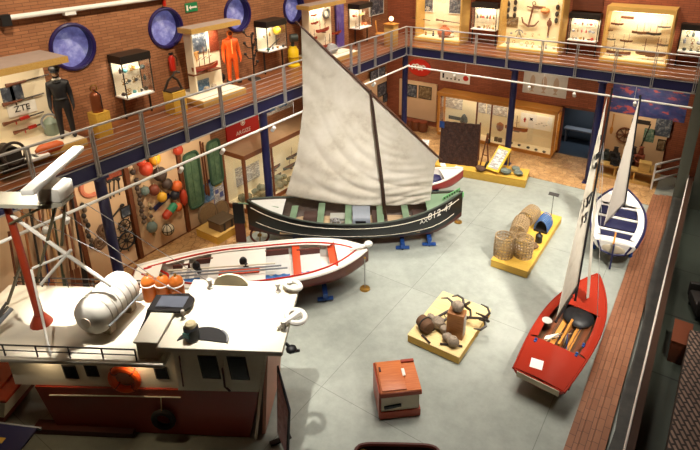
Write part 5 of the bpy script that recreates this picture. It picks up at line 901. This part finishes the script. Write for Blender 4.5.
MB().tube([(-1.08, -.03, 1.95), (-1.1, -.03, 1.25)], .014, 6).build('drain_pipe', MAR, T, True); MB().tube([(-.33, -.04, 1.72), (-.33, -.04, 1.3), (-.24, -.05, 1.2)], .02, 6).build('door_handle', MAR, T, True); MB().cb((-.3, -.03, 1.55), (.02, .03, .7)).build('door_edge', CREAM, T, True)
for u in (-3.6, -1.85): l_ = tb('under_roof_lamp', (u-.12, -.1, 1.85), (u+.12, -.02, 1.9), LAMP); area(OT+Matrix.Rotation(TR, 3, 'Z') @ V((u, -.06, 1.83)), 2.5, .15, None, (1, .75, .45), 160)
# deck railing
def drail(pts, h, n):
    MB().tube([V(p)+V((0, 0, h)) for p in pts], .014, 6).build('deck_rail', DARK, T, True); MB().tube([V(p)+V((0, 0, h*.5)) for p in pts], .01, 6).build('deck_rail', DARK, T, True)
    a, b = V(pts[0]), V(pts[-1])
    for k in range(n): q = a.lerp(b, k/(n-1)); MB().cyl(q, q+V((0, 0, h)), .014, n=6).build('deck_stanchion', DARK, T, True)
drail([(-5.3, -.22, 2.0), (-1.75, -.22, 2.0)], .24, 7); drail([(-5.2, 1.68, 2.0), (-2.4, 1.68, 2.0)], .22, 6)
# roof furniture
tb('hatch_box', (-1.74, -.18, 2.0), (-1.36, .54, 2.34), CRM, .015); tb('hatch_lid', (-1.77, -.2, 2.34), (-1.34, .57, 2.39), CRM, .015)
f = MB().slab([(-1.85, .6, 2.0), (-1.15, .6, 2.0), (-1.15, .62, 2.38), (-1.8, .62, 2.38)], (0, .42, 0)).build('funnel', CRM, T, True)
MB().slab([(-1.84, .55, 2.38), (-1.2, .55, 2.38), (-1.08, .68, 2.38), (-1.08, .92, 2.38), (-1.24, 1.06, 2.38), (-1.84, .98, 2.38)], (0, 0, .06)).build('funnel_trim', BLACK, f, True); tb('funnel_tray', (-1.72, .64, 2.44), (-1.2, .95, 2.45), M((90, 96, 110)), 0, f); MB().tube([(-1.95, .25, 2.02), (-1.86, .5, 2.25), (-1.82, .62, 2.42)], .04, 6).build('funnel_strut', BLACK, f, True)
MB().slab([(-.96, .02, 2.305)] + [(-.62+.44*math.cos(a), -.06+.36*math.sin(a), 2.305) for a in [PI*k/14 for k in range(15)]], (0, 0, .02)).build('roof_opening', BLACK, T, True); MB().tube([(-.62+.44*math.cos(a), -.06+.36*math.sin(a), 2.33) for a in [PI*k/14 for k in range(5)]], .02, 6).build('opening_rim', GREY, T, True)
mb = MB(); mb.slab([(-.9+.3, 1.5, 2.3)] + [(-.56+.34*math.cos(a), 1.5, 2.3+.26*math.sin(a)) for a in [PI*k/14 for k in range(15)]], (0, .05, 0)); mb.build('screen_plate', M((232, 222, 190), .5), T, True)
for k, (u, v, r) in enumerate(((.74, .32, .07), (.64, 1.42, .06), (-.95, 1.42, .06), (-.92, .12, .05), (.42, 1.36, .06), (-1.15, .5, .04))): MB().lathe([(r, 0), (r*1.05, .02), (r*.5, .05), (r*.5, .12), (r*.9, .15), (r*.8, .2)], (u, v, 2.3), n=12).build('roof_fitting', WHITE, T, True)
MB().torus((.9, .6, 2.36), .17, .05, (.2, 0, 1), 22, 8).build('foghorn_ring', WHITE, T, True); MB().tube([(.62, .3, 2.36), (.75, .4, 2.4), (.95, .62, 2.42)], [.03, .05, .08], 8).build('horn', WHITE, T, True)
MB().torus((.68, 1.5, 2.36), .16, .05, (.3, .2, 1), 22, 8).build('foghorn_ring', WHITE, T, True); MB().ball((.9, .05, 2.12), (.1, .1, .06), 8).tube([(.8, .1, 2.2), (.95, .02, 2.1), (1.02, .1, 2.05)], .03, 6).build('side_lamp', BLACK, T, True)
MB().lathe([(.11, 0), (.11, .14), (.1, .16)], (-2.42, 1.42, 2.0), n=16).build('vent_cap', WHITE, T, True)
# mast, yards and radar
MB().tube([(-3.98, .61, 2.0), (-3.98, .61, 2.3), (-4.02, .61, 4.6)], [.1, .075, .06], 12).build('mast', M((148, 52, 28), .4), T, True); MB().lathe([(.2, 0), (.18, .05), (.1, .2)], (-3.98, .61, 2.0), n=14).build('mast_foot', M((148, 52, 28), .4), T, True)
for a, b, r, m in (((-4.0, .6, 4.36), (-2.45, .61, 2.9), .035, WHITE), ((-3.8, .5, 3.3), (-3.3, -.2, 2.02), .022, WHITE), ((-3.78, .6, 2.9), (-3.05, .6, 3.66), .03, WHITE), ((-3.85, .6, 3.25), (-3.12, .6, 3.58), .026, WHITE), ((-3.1, .6, 4.6), (-3.85, .6, 2.95), .028, M((92, 84, 60))), ((-2.95, .6, 4.6), (-3.2, .6, 3.75), .026, M((92, 84, 60))), ((-4.0, .55, 4.2), (-3.2, .5, 4.62), .022, M((92, 84, 60))), ((-4.02, .62, 3.4), (-4.9, 1.0, 2.1), .03, M((92, 84, 60))), ((-4.3, .4, 2.5), (-4.75, -.1, 2.02), .04, GREY)): MB().cyl(a, b, r, n=8).build('mast_brace', m, T, True)
for a, b in (((-4.0, .6, 4.55), (-1.4, 1.1, 2.4)), ((-3.2, .6, 4.6), (-1.6, 1.4, 2.1)), ((-2.6, .6, 4.6), (-.9, 1.5, 2.3))): MB().cyl(a, b, .007, n=5).build('wire_stay', STEEL, T, True)
pl = MB().slab([(-4.4, .35, 4.62), (-3.1, .35, 4.62), (-2.9, .45, 4.62), (-2.9, .8, 4.62), (-4.4, .8, 4.62)], (0, 0, .07)).build('radar_platform', M((178, 174, 158), .5), T, True)
tb('radar_housing', (-3.3, .4, 4.69), (-2.88, .85, 4.98), WHITE, .06); MB().cyl((-3.1, .62, 4.9), (-3.12, .62, 5.1), .08, n=12).build('radar_pivot', WHITE, T, True)
c = V((-3.05, .55, 5.14)); dd = V((-.62, .0, -.45)); dd = (FR[T.name].to_3x3().inverted() @ V((1, .55, .0))).normalized(); A1, B1 = FR[T.name].inverted() @ onz(27, 193, 5.16), FR[T.name].inverted() @ onz(79, 148, 5.16); print('RADAR', A1, B1)
dv = (B1-A1); mid = (A1+B1)/2; q_ = V((1, 0, 0)).rotation_difference(dv.normalized()).to_matrix(); MB().cb(mid, (dv.length, .2, .1), q_, .015).build('radar_antenna', WLAC, T, True)
for k in range(2): MB().torus((-4.35+.1*k, .3, 4.75), .1, .03, (0, 1, .3), 16, 6).build('navigation_lamp', GREY, T, True)
MB().torus((-5.0, .2, 2.08), .14, .04, (0, 0, 1), 18, 6).build('rope_coil', WHITE, T, True)
for k in range(3): mb = MB(); mb.tube([(-4.9+.1*k, -.1+.1*k, 2.02), (-4.6, .2, 2.3), (-4.4, .45, 2.6-.1*k)], .025, 6).ball((-4.9+.1*k, -.1+.1*k, 2.06), .07, 8); mb.build('winch_gear', M((92, 88, 80), .5), T, True)
# things carried by the trawler
w2 = lambda u, v, z: FR[T.name] @ V((u, v, z))
t = thing('lifebuoy', 'orange lifebuoy hung on the white trawler cabin wall', 'lifebuoy', w2(-2.16, -.03, 1.1)); MB().torus(w2(-2.16, -.045, 1.38), .24, .065, Matrix.Rotation(TR, 3, 'Z') @ V((0, 1, 0)), 30, 10).build('ring', M((224, 84, 26), .45), t)
for k in range(4):
    a = PI/4+k*PI/2; d = Matrix.Rotation(TR, 3, 'Z') @ V((math.cos(a), 0, math.sin(a))); MB().torus(w2(-2.16, -.045, 1.38)+d*.24, .07, .012, d.cross(Matrix.Rotation(TR, 3, 'Z') @ V((0, 1, 0))), 14, 5).build('band', M((120, 40, 20)), t)
t = thing('tyre_fender', 'black tyre fender hung on the red trawler side', 'fender', w2(-1.56, -.05, .25)); MB().torus(w2(-1.56, -.08, .47), .18, .055, Matrix.Rotation(TR, 3, 'Z') @ V((0, 1, 0)), 26, 10).build('tyre', M((30, 22, 20), .8), t); MB().cyl(w2(-1.56, -.1, .6), w2(-1.56, -.03, .95), .012, n=6).build('rope', ROPE, t)
A1, B1 = w2(-2.78, .28, 2.42), w2(-2.6, 1.26, 2.42); d = (B1-A1).normalized(); t = thing('life_raft_canister', 'white ribbed life raft canister lying on the trawler deck', 'life raft', (A1+B1)/2-V((0, 0, .42)))
MB().lathe([(.06, -.1), (.24, -.07), (.33, 0), (.36, .08), (.36, .94), (.33, 1.0), (.24, 1.05), (.06, 1.08)], A1, d, 28).build('canister', WHITE, t, ang=50)
for k in range(6): MB().torus(A1+d*(.16+.14*k), .362, .013, d, 28, 6).build('rib', M((214, 208, 196), .5), t)
sd = d.cross(V((0, 0, 1))); MB().tube([A1+sd*.37-V((0, 0, .1))+d*.02, A1+sd*.37-V((0, 0, .1))+d*.98], .02, 6).build('rail', GREY, t); MB().cyl(A1-d*.09, A1-d*.105, .1, n=14).build('end_plate', CREAM, t)
for k in (.2, .8): mb = MB(); c = A1+d*k; c.z = 2.04; mb.cb(c, (.5, .14, .08), (0, 0, math.atan2(d.y, d.x)+PI/2)).cb(c+sd*.24+V((0, 0, .08)), (.1, .14, .16), (0, 0, math.atan2(d.y, d.x)+PI/2)).cb(c-sd*.24+V((0, 0, .08)), (.1, .14, .16), (0, 0, math.atan2(d.y, d.x)+PI/2)); mb.build('cradle', M((150, 130, 104)), t)
OB = M((206, 112, 40), .4); 
for i, (u, v) in enumerate(((-2.2, 1.42), (-1.92, 1.43), (-1.64, 1.44))):
    p = w2(u, v, 2.0); t = thing('gas_bottle', 'orange gas bottle at the back of the trawler deck, ' + ['left', 'middle', 'right'][i] + ' of three', 'gas bottle', p)
    MB().lathe([(.13, 0), (.14, .03), (.14, .4), (.125, .47), (.07, .52), (.045, .54)], p, n=18).build('cylinder', OB, t, ang=60); MB().torus(p+V((0, 0, .36)), .142, .016, n=18, k=6).build('white_band', WHITE, t); MB().cyl(p+V((0, 0, .54)), p+V((0, 0, .59)), .03, n=8).build('valve', BRASS, t)
p = w2(-.82, .03, 2.3); t = thing('signal_lamp', 'black signal lamp with a pale cap on the wheelhouse roof edge', 'lamp', p); MB().lathe([(.1, 0), (.13, .02), (.13, .24), (.1, .27)], p, n=16).build('body', BLACK, t); MB().lathe([(.1, .27), (.09, .33), (.05, .36)], p, n=16).build('cap', M((206, 190, 150)), t); MB().cb(p+V((.02, -.13, .16)), (.12, .02, .1), (0, 0, .3)).build('green_label', TEAL, t)
# ======================= THINGS ON THE OPEN FLOOR =======================
F0, N0 = V((-5.44, 5.22, 0)), V((-4.94, 4.93, 0)); t = thing('sign_board', 'dark framed leaning sign board with a pinkish picture beside the trawler', 'sign', (F0+N0)/2); dn = (N0-F0).normalized(); ln = V((dn.y, -dn.x, 0)); tz_ = V((0, 0, 1.45))-ln*.1
MB().slab([F0+V((0, 0, .12)), N0+V((0, 0, .12)), N0+tz_-V((0, 0, .22)), F0+tz_+V((0, 0, .25))], ln*.03).build('frame', M((26, 28, 44), .4), t); e = ln*.034; MB().slab([F0+dn*.05+V((0, 0, .18))+e, N0-dn*.05+V((0, 0, .18))+e, N0-dn*.05+tz_-V((0, 0, .28))+e, F0+dn*.05+tz_+V((0, 0, .15))+e], ln*.004).build('picture', PIC([(150, 110, 120), (222, 180, 190), (236, 226, 230)], 6), t)
for q in (F0+dn*.08, N0-dn*.08): MB().tube([q, q+V((0, 0, .3))], .025, 6).build('leg', DARK, t); MB().cb(q+V((0, 0, .02)), (.1, .4, .03), (0, 0, math.atan2(dn.y, dn.x))).build('foot', DARK, t)
c = V((-4.0, 7.12, 0)); rz = math.radians(41); t = thing('deck_chest', 'orange and white wooden deck chest standing alone on the floor', 'chest', c, rz); OC = WOOD((190, 100, 52), (212, 126, 72), .4)
MB().slab([(-.37, -.36, .1), (.37, -.36, .1), (.37, .36, .1), (-.37, .36, .1)], (0, 0, .5)).build('case', M((238, 224, 196), .5), t, True); tb2 = lambda n, lo, hi, m, bv=0: MB().box(lo, hi, None, bv).build(n, m, t, True)
tb2('base_band', (-.4, -.39, .03), (.4, .39, .2), M((178, 70, 38), .4), .01); tb2('top_band', (-.41, -.4, .58), (.41, .4, .68), M((184, 78, 42), .4), .01); tb2('side_board', (-.42, -.38, .06), (-.38, .38, .7), M((178, 70, 38), .4)); tb2('top', (-.4, -.39, .68), (.4, .39, .7), OC); tb2('sliding_lid', (-.36, -.37, .7), (.12, .36, .735), OC, .008)
tb2('batten', (.14, .3, .7), (.4, .36, .74), M((150, 50, 26))); tb2('knob', (-.34, .1, .735), (-.3, .2, .76), MAR); tb2('latch', (.1, -.06, .735), (.16, .12, .75), WHITE); MB().cb((-.15, -.375, .32), (.34, .03, .08), (0, -.1, 0), .02).build('handle_slot', BLACK, t, True)
for x in (-.3, .3): MB().cb((x, 0, .015), (.12, .7, .03)).build('runner', DARK, t, True)
t = thing('wooden_tub', 'brown wooden rimmed tub cut by the bottom of the picture', 'tub', (-3.1, 5.6, 0), math.radians(32)); ol = []
for k in range(28): a = 2*PI*k/28; cc, s = math.cos(a), math.sin(a); ol.append((abs(cc)**.35*math.copysign(.72, cc), abs(s)**.35*math.copysign(.36, s)))
MB().slab([(x*.92, y*.9, .05) for x, y in ol], (0, 0, .06)).build('bottom', BROWN, t, True); MB().tube([(x, y, .58) for x, y in ol], .035, 6, True).build('rim', MAR, t, True)
mb = MB(); n = len(ol)
for i in range(n): a, b = ol[i], ol[(i+1) % n]; mb.poly([(a[0]*.92, a[1]*.9, .05), (b[0]*.92, b[1]*.9, .05), (b[0], b[1], .58), (a[0], a[1], .58)])
mb.build('wall', DARK, t, True); MB().ball((-.58, .22, .5), (.1, .1, .06), 8).build('brass_corner', BRASS, t, True)
t = thing('information_board', 'dark blue board with a yellow mark in the bottom left corner', 'sign', onz(6, 440, .9)-V((0, 0, .9))); q = onz(2, 440, .9); MB().cb(q, (.9, .55, .04), (0, .0, .45)).build('panel', NAVY, t); MB().cb(q+V((.02, -.02, .025)), (.1, .1, .01), (0, 0, .45)).build('yellow_mark', YEL, t); MB().cb(q+V((-.1, .27, 0)), (.98, .03, .05), (0, 0, .45)).build('edge', GREY, t); MB().cyl(q-V((0, 0, .9)), q, .04).build('post', DARK, t)
t = thing('launch_stern', 'small red and white boat end left of the trawler side', 'boat', (-10.6, 2.6, 0), .5); MB().slab([(-.7, -.5, .1), (.45, -.5, .1), (.62, -.5, .4), (-.7, -.5, .4)], (0, 1.0, 0)).build('hull_bottom', RDK, t, True); MB().slab([(-.7, -.52, .4), (.62, -.52, .4), (.75, -.52, .8), (-.7, -.52, .8)], (0, 1.04, 0)).build('hull_top', CRM, t, True)
MB().box((-.7, -.54, .8), (.78, .54, .86)).build('gunwale', M((178, 60, 30), .4), t, True); MB().box((-.6, -.42, .86), (.5, .42, .9)).build('hatch', M((186, 72, 36), .4), t, True); [MB().cb((x, 0, .05), (.1, .8, .1)).build('chock', DARK, t, True) for x in (-.4, .3)]
# platform with anchors and stones
t = thing('exhibit_platform', 'yellow platform with stone anchors, nearest the orange chest', 'platform', (-4.0, 9.63, 0)); MB().box((-4.63, 8.71, .02), (-3.37, 10.56, .2)).build('block', YEL, t); MB().box((-4.64, 8.7, .2), (-3.36, 10.57, .215)).build('top_sheet', WOOD((214, 186, 124), (228, 202, 146), .5), t); MB().box((-4.5, 8.8, 0), (-3.5, 10.45, .02)).build('base', DARK, t)
PZ = .215; p = onz(458, 343, PZ); p = V((-3.72, 9.3, PZ)); t = thing('wooden_block', 'upright brown wooden block on the anchor platform', 'block', p); MB().cb(p+V((0, 0, .33)), (.38, .27, .66), (0, 0, .15), .012).build('case', WOOD((138, 88, 44), (166, 110, 60)), t); MB().cb(p+V((.19, .03, .34)), (.014, .2, .46), (0, 0, .15)).build('label_plate', M((206, 200, 190)), t)
STN = SPECK([(.3, (112, 98, 82)), (.7, (176, 160, 140))], 9, .8)
for i, (u, v, r) in enumerate(((460, 312, .15), (455, 304, .13), (453, 343, .14), (447, 338, .12), (438, 325, .17), (444, 330, .12), (431, 318, .11))):
    p = onz(u, v+3, PZ); z = PZ
    if i < 2: p = V((-3.72+.08*i, 9.3+.06*i, PZ+.66)) if i == 0 else onz(455, 318, PZ)
    lump(p, r, ['grey brown stone on top of the wooden block', 'grey stone behind the wooden block', 'pale stone pile at the front corner, right stone', 'pale stone pile at the front corner, left stone', 'tall pale stone in the middle of the anchor platform', 'small stone beside the tall pale stone', 'small stone near the left anchor arm'][i], STN, 'stone', 'stone', None, i+20, .9)
p = onz(425, 330, PZ); t = thing('rope_float', 'round brown rope bound float on the left of the anchor platform', 'float', p); MB().lathe([(.05, -.2), (.14, -.17), (.17, 0), (.14, .17), (.05, .2)], p+V((0, 0, .17)), (1, -.5, 0), 16).build('drum', M((96, 66, 42), .8, 0, .4, 20), t); MB().torus(p+V((0, 0, .17)), .17, .02, (1, -.5, 0), 18, 6).build('hoop', DARK, t)
def flat_anchor(u, v, rz, L, label, lift=.35, arms=4):
    p = onz(u, v, PZ); t = thing('grapnel_anchor', label, 'anchor', p, rz); h = [.03, lift]
    MB().tube([(0, 0, .05), (L, 0, lift)], .032, 7).build('shank', GUN, t, True)
    for k in range(arms):
        a = k*2*PI/arms+.6; y, z = math.cos(a), math.sin(a); MB().tube([(L, 0, lift), (L+.08, y*.16, lift+z*.14), (L-.0, y*.29, lift+z*.24), (L-.16, y*.31, lift+z*.28)], [.034, .034, .028, .014], 6).build('arm', GUN, t, True)
    MB().torus((-.04, 0, .05), .05, .012, (0, 1, 0), 12, 5).build('ring', GUN, t, True); return t
flat_anchor(434, 330, 1.15, .9, 'dark grapnel anchor leaning at the back of the platform', .3); flat_anchor(448, 318, .1, .85, 'dark grapnel anchor reaching right of the wooden block', .32); flat_anchor(428, 324, .9, .6, 'dark grapnel anchor beside the rope bound float', .28, 3)
p = onz(422, 336, PZ); one('iron_bar', 'short dark iron bar at the front left of the anchor platform', 'bar', MB().tube([p+V((0, 0, .03)), p+V((.26, -.12, .03))], .022, 6), GUN); p = onz(447, 346, PZ); one('iron_bar', 'short dark iron bar in front of the stone pile', 'bar', MB().tube([p+V((-.15, -.05, .03)), p+V((.3, .15, .03))], .025, 6), GUN)
# platform with pots
t = thing('exhibit_platform', 'yellow platform carrying round fishing pots and a blue crate', 'platform', (-3.6, 14.2, 0)); MB().box((-4.11, 12.52, .02), (-3.1, 15.95, .22)).build('block', YEL, t); MB().box((-4.12, 12.51, .22), (-3.09, 15.96, .235)).build('top_sheet', YEL, t); MB().box((-4.0, 12.6, 0), (-3.2, 15.8, .02)).build('base', DARK, t); PZ = .235
WIC = M((172, 146, 108), .8, 0, .25, 20)
def pot(p, R, H, ax, label):
    p = V(p); ax = V(ax).normalized(); t = thing('fishing_pot', label, 'fishing pot', p); q = V((0, 0, 1)).rotation_difference(ax).to_matrix(); c0 = p+V((0, 0, R if abs(ax.z) < .5 else 0)); f = lambda a, h, r: c0 + q @ V((r*math.cos(a), r*math.sin(a), h))
    mb = MB(); [mb.torus(c0+ax*(H*k/6), R*(1-.06*abs(k-3)/3), .016, ax, 20, 5) for k in range(7)]; mb.build('hoop_cage', WIC, t)
    mb = MB(); [mb.tube([f(2*PI*k/18, 0, R*.94), f(2*PI*k/18+.12, H/2, R), f(2*PI*k/18, H, R*.94)], .009, 4) for k in range(18)]; mb.build('rib_bars', WIC, t)
    mb = MB(); [mb.tube([f(a*.5+k, H*a/26+.01, R*.92) for a in range(26)], .008, 4) for k in range(6)]; mb.build('netting', M((184, 160, 124), .8), t)
    mb = MB(); [mb.tube([f(2*PI*k/12, H, R*.94), f(2*PI*k/12+.3, H*.8, R*.35)], .008, 4) for k in range(12)]; mb.torus(c0+ax*H*.8, R*.35, .014, ax, 14, 5); mb.build('funnel_mouth', WIC, t); mb = MB(); [mb.tube([f(2*PI*k/10, 0.01, R*.94), f(2*PI*k/10, .01, 0.02)], .008, 4) for k in range(10)]; mb.build('end_bars', WIC, t)
pot((-3.92, 12.92, PZ), .27, .62, (0, 0, 1), 'tall round fishing pot, nearest and leftmost on the platform'); pot((-3.45, 13.2, PZ), .26, .56, (0, 0, 1), 'round fishing pot, right one of the near pair'); pot((-3.85, 13.9, PZ), .24, .7, (-.15, 1, 0), 'cylindrical fishing pot lying in the middle of the platform'); pot((-3.9, 14.75, PZ), .25, .6, (.1, 1, 0), 'pale cylindrical fishing pot at the back of the platform')
p = V((-3.4, 14.95, PZ)); t = thing('lobster_trap', 'blue netted half round lobster trap at the back of the pot platform', 'lobster trap', p); MB().cb(p+V((0, 0, .03)), (.4, .6, .06)).build('base', DARK, t); BN = M((70, 110, 170), .8, 0, .3, 20); mb = MB()
for k in range(7): mb.tube([p+V((.2*math.cos(a), -.28+.093*k, .06+.34*math.sin(a))) for a in [PI*i/10 for i in range(11)]], .012, 5)
for i in range(9): a = PI*i/8; mb.tube([p+V((.2*math.cos(a), -.28, .06+.34*math.sin(a))), p+V((.2*math.cos(a), .28, .06+.34*math.sin(a)))], .01, 4)
mb.build('netting', BN, t); MB().grid(lambda u, v: p+V((.185*math.cos(v*PI), -.26+.52*u, .06+.32*math.sin(v*PI))), 6, 12, .006).build('cover', M((120, 140, 160), .8, 0, .4, 18), t)
p = V((-3.32, 15.45, PZ)); t = thing('label_stand', 'thin dark T shaped label stand at the back corner of the pot platform', 'stand', p); MB().cyl(p, p+V((0, 0, .95)), .012, n=6).build('rod', DARK, t); MB().cb(p+V((0, 0, .96)), (.3, .12, .02), (.4, 0, 0)).build('plate', DARK, t); MB().lathe([(.08, 0), (.07, .02), (.015, .03)], p).build('foot', DARK, t)
jar((-3.28, 14.1, PZ), .1, .38, 'black bottle with a white cap on the right edge of the pot platform', BLACK); p = V((-3.75, 13.5, PZ)); one('white_sheet', 'white leaflet between the fishing pots', 'leaflet', MB().cb(p+V((0, 0, .01)), (.3, .25, .012), (0, .1, .5)), WHITEP); lump((-3.32, 13.72, PZ), .15, 'brown rope heap between near pots and black bottle', M((110, 84, 58), .9, 0, .4, 20), 'rope heap', 'rope_heap', None, 3, .6)
# ======================= BEYOND THE BALUSTRADE, RIGHT =======================
t = thing('balustrade', 'long dark balustrade with a bright steel strip beside the brick ledge', 'balustrade', (.04, 11, 0)); MB().box((-.015, 2.5, 0), (.1, 19.5, .98)).build('panel', M((44, 34, 28), .4), t); MB().box((-.02, 2.5, .98), (.13, 19.5, 1.03)).build('cap', M((58, 40, 30), .35), t); MB().tube([(-.012, 2.5, 1.05), (-.012, 19.5, 1.05)], .02, 8).build('steel_strip', M((236, 226, 216), .25, .2), t)
struct('trim_5', MB().box((-.34, 19.2, 0), (-.02, 19.36, 6)).box((.15, 19.2, 0), (3.6, 19.4, 6)), M((96, 100, 88), .5))
p = onz(680, 342, .3); t = thing('storage_box', 'plain brown box on the floor beyond the balustrade', 'box', (p.x, p.y, 0)); MB().cb((p.x, p.y, .28), (.34, .8, .54), None, .01).build('case', M((96, 46, 24), .5), t); MB().cb((p.x, p.y, .56), (.36, .82, .03)).build('lid', M((110, 54, 28), .5), t)
p = V((1.0, 13.5, 0)); t = thing('armchair', 'dark armchair beyond the balustrade at the right edge', 'armchair', p, .3); MB().cb((0, 0, .3), (.75, .7, .3), None, .06).build('seat', DARK, t, True); MB().cb((.32, 0, .6), (.16, .75, .6), None, .06).build('backrest', DARK, t, True)
for y in (-.38, .38): MB().cb((0, y, .42), (.75, .14, .4), None, .05).build('armrest', DARK, t, True)
for x in (-.3, .3):
    for y in (-.3, .3): MB().cyl((x, y, 0), (x, y, .16), .03, n=8).build('leg', BLACK, t, True)
WV = BRICK('yx0', (160, 132, 114), (138, 112, 96), (54, 44, 40), .2, .085, .02, .6, .2, .8, .5, (1, 1, 1), .5)
t = thing('woven_daybed', 'large tan and dark woven rattan daybed in the lower right corner', 'daybed', (1.6, 8.3, 0)); a_, b_ = onz(690, 330, .75), onz(667, 450, .75)
MB().slab([(b_.x-.02, b_.y-.8, .12), (a_.x, a_.y, .12), (a_.x+1.4, a_.y+.4, .12), (b_.x+1.5, b_.y-.8, .12)], (0, 0, .63)).build('woven_body', WV, t); [MB().cb((b_.x+.2+x, b_.y-.4+y, .06), (.1, .1, .12)).build('foot', DARK, t) for x in (0, 1.0) for y in (0, 2.2)]

# ---- families of look-alike things share a group phrase
GROUPS = {'net_float': 'net floats on the float board', 'track_spotlight': 'spotlights on the lighting tracks', 'boat_trestle': 'blue trestles under the boats', 'propped_oar': 'oars propped against the left wall', 'model_ship': 'model ships in the cases and stands', 'sea_find': 'sea finds in the glass cases', 'instrument': 'instruments in the glass cases', 'bottle': 'bottles in the glass cases', 'stone_find': 'stones in the left long case', 'gas_bottle': 'orange gas bottles on the trawler deck', 'barrel_stool': 'barrel stools by the corner board', 'stone': 'stones on the anchor platform', 'grapnel_anchor': 'grapnel anchors on the anchor platform', 'fishing_pot': 'fishing pots on the yellow platform', 'harpoon_rifle': 'rifles on the leftmost stand', 'harpoon_gun': 'harpoon guns in the far gun case', 'display_board': 'peach display boards', 'timber_post': 'timber posts between the wall boards', 'wall_case': 'black framed glass wall cases', 'display_case': 'ochre framed cases of the far gallery', 'display_stand': 'ochre stands of the left gallery', 'exhibit_platform': 'yellow exhibit platforms', 'iron_tool': 'iron tools on the ship wheel board', 'machine': 'machines on the wooden counter', 'chart_sheet': 'sheets in the long cases', 'framed_picture': 'framed pictures', 'sample_box': 'sample boxes in the far case', 'pulley_block': 'pulleys in the anchor case', 'net_bundle': 'net heaps on the far platform', 'green_tray': 'green trays on the left wall', 'pedestal': 'yellow pedestals', 'gallery_railing': 'gallery railings', 'light_track': 'white lighting tracks', 'ship_wheel': 'wheels on the boards', 'photograph': 'photographs on the stands', 'cradle': 'cradles under the red dinghy', 'iron_bar': 'iron bars on the anchor platform', 'round_sieve': 'round sieves', 'hanging_oar': 'oars between the green trays', 'sailing_dinghy': 'sailing dinghies'}
for o in SC.objects:
    b = o.name.split('.')[0]
    if o.parent is None and o.get('category') and not o.get('group') and b in GROUPS: o['group'] = GROUPS[b]
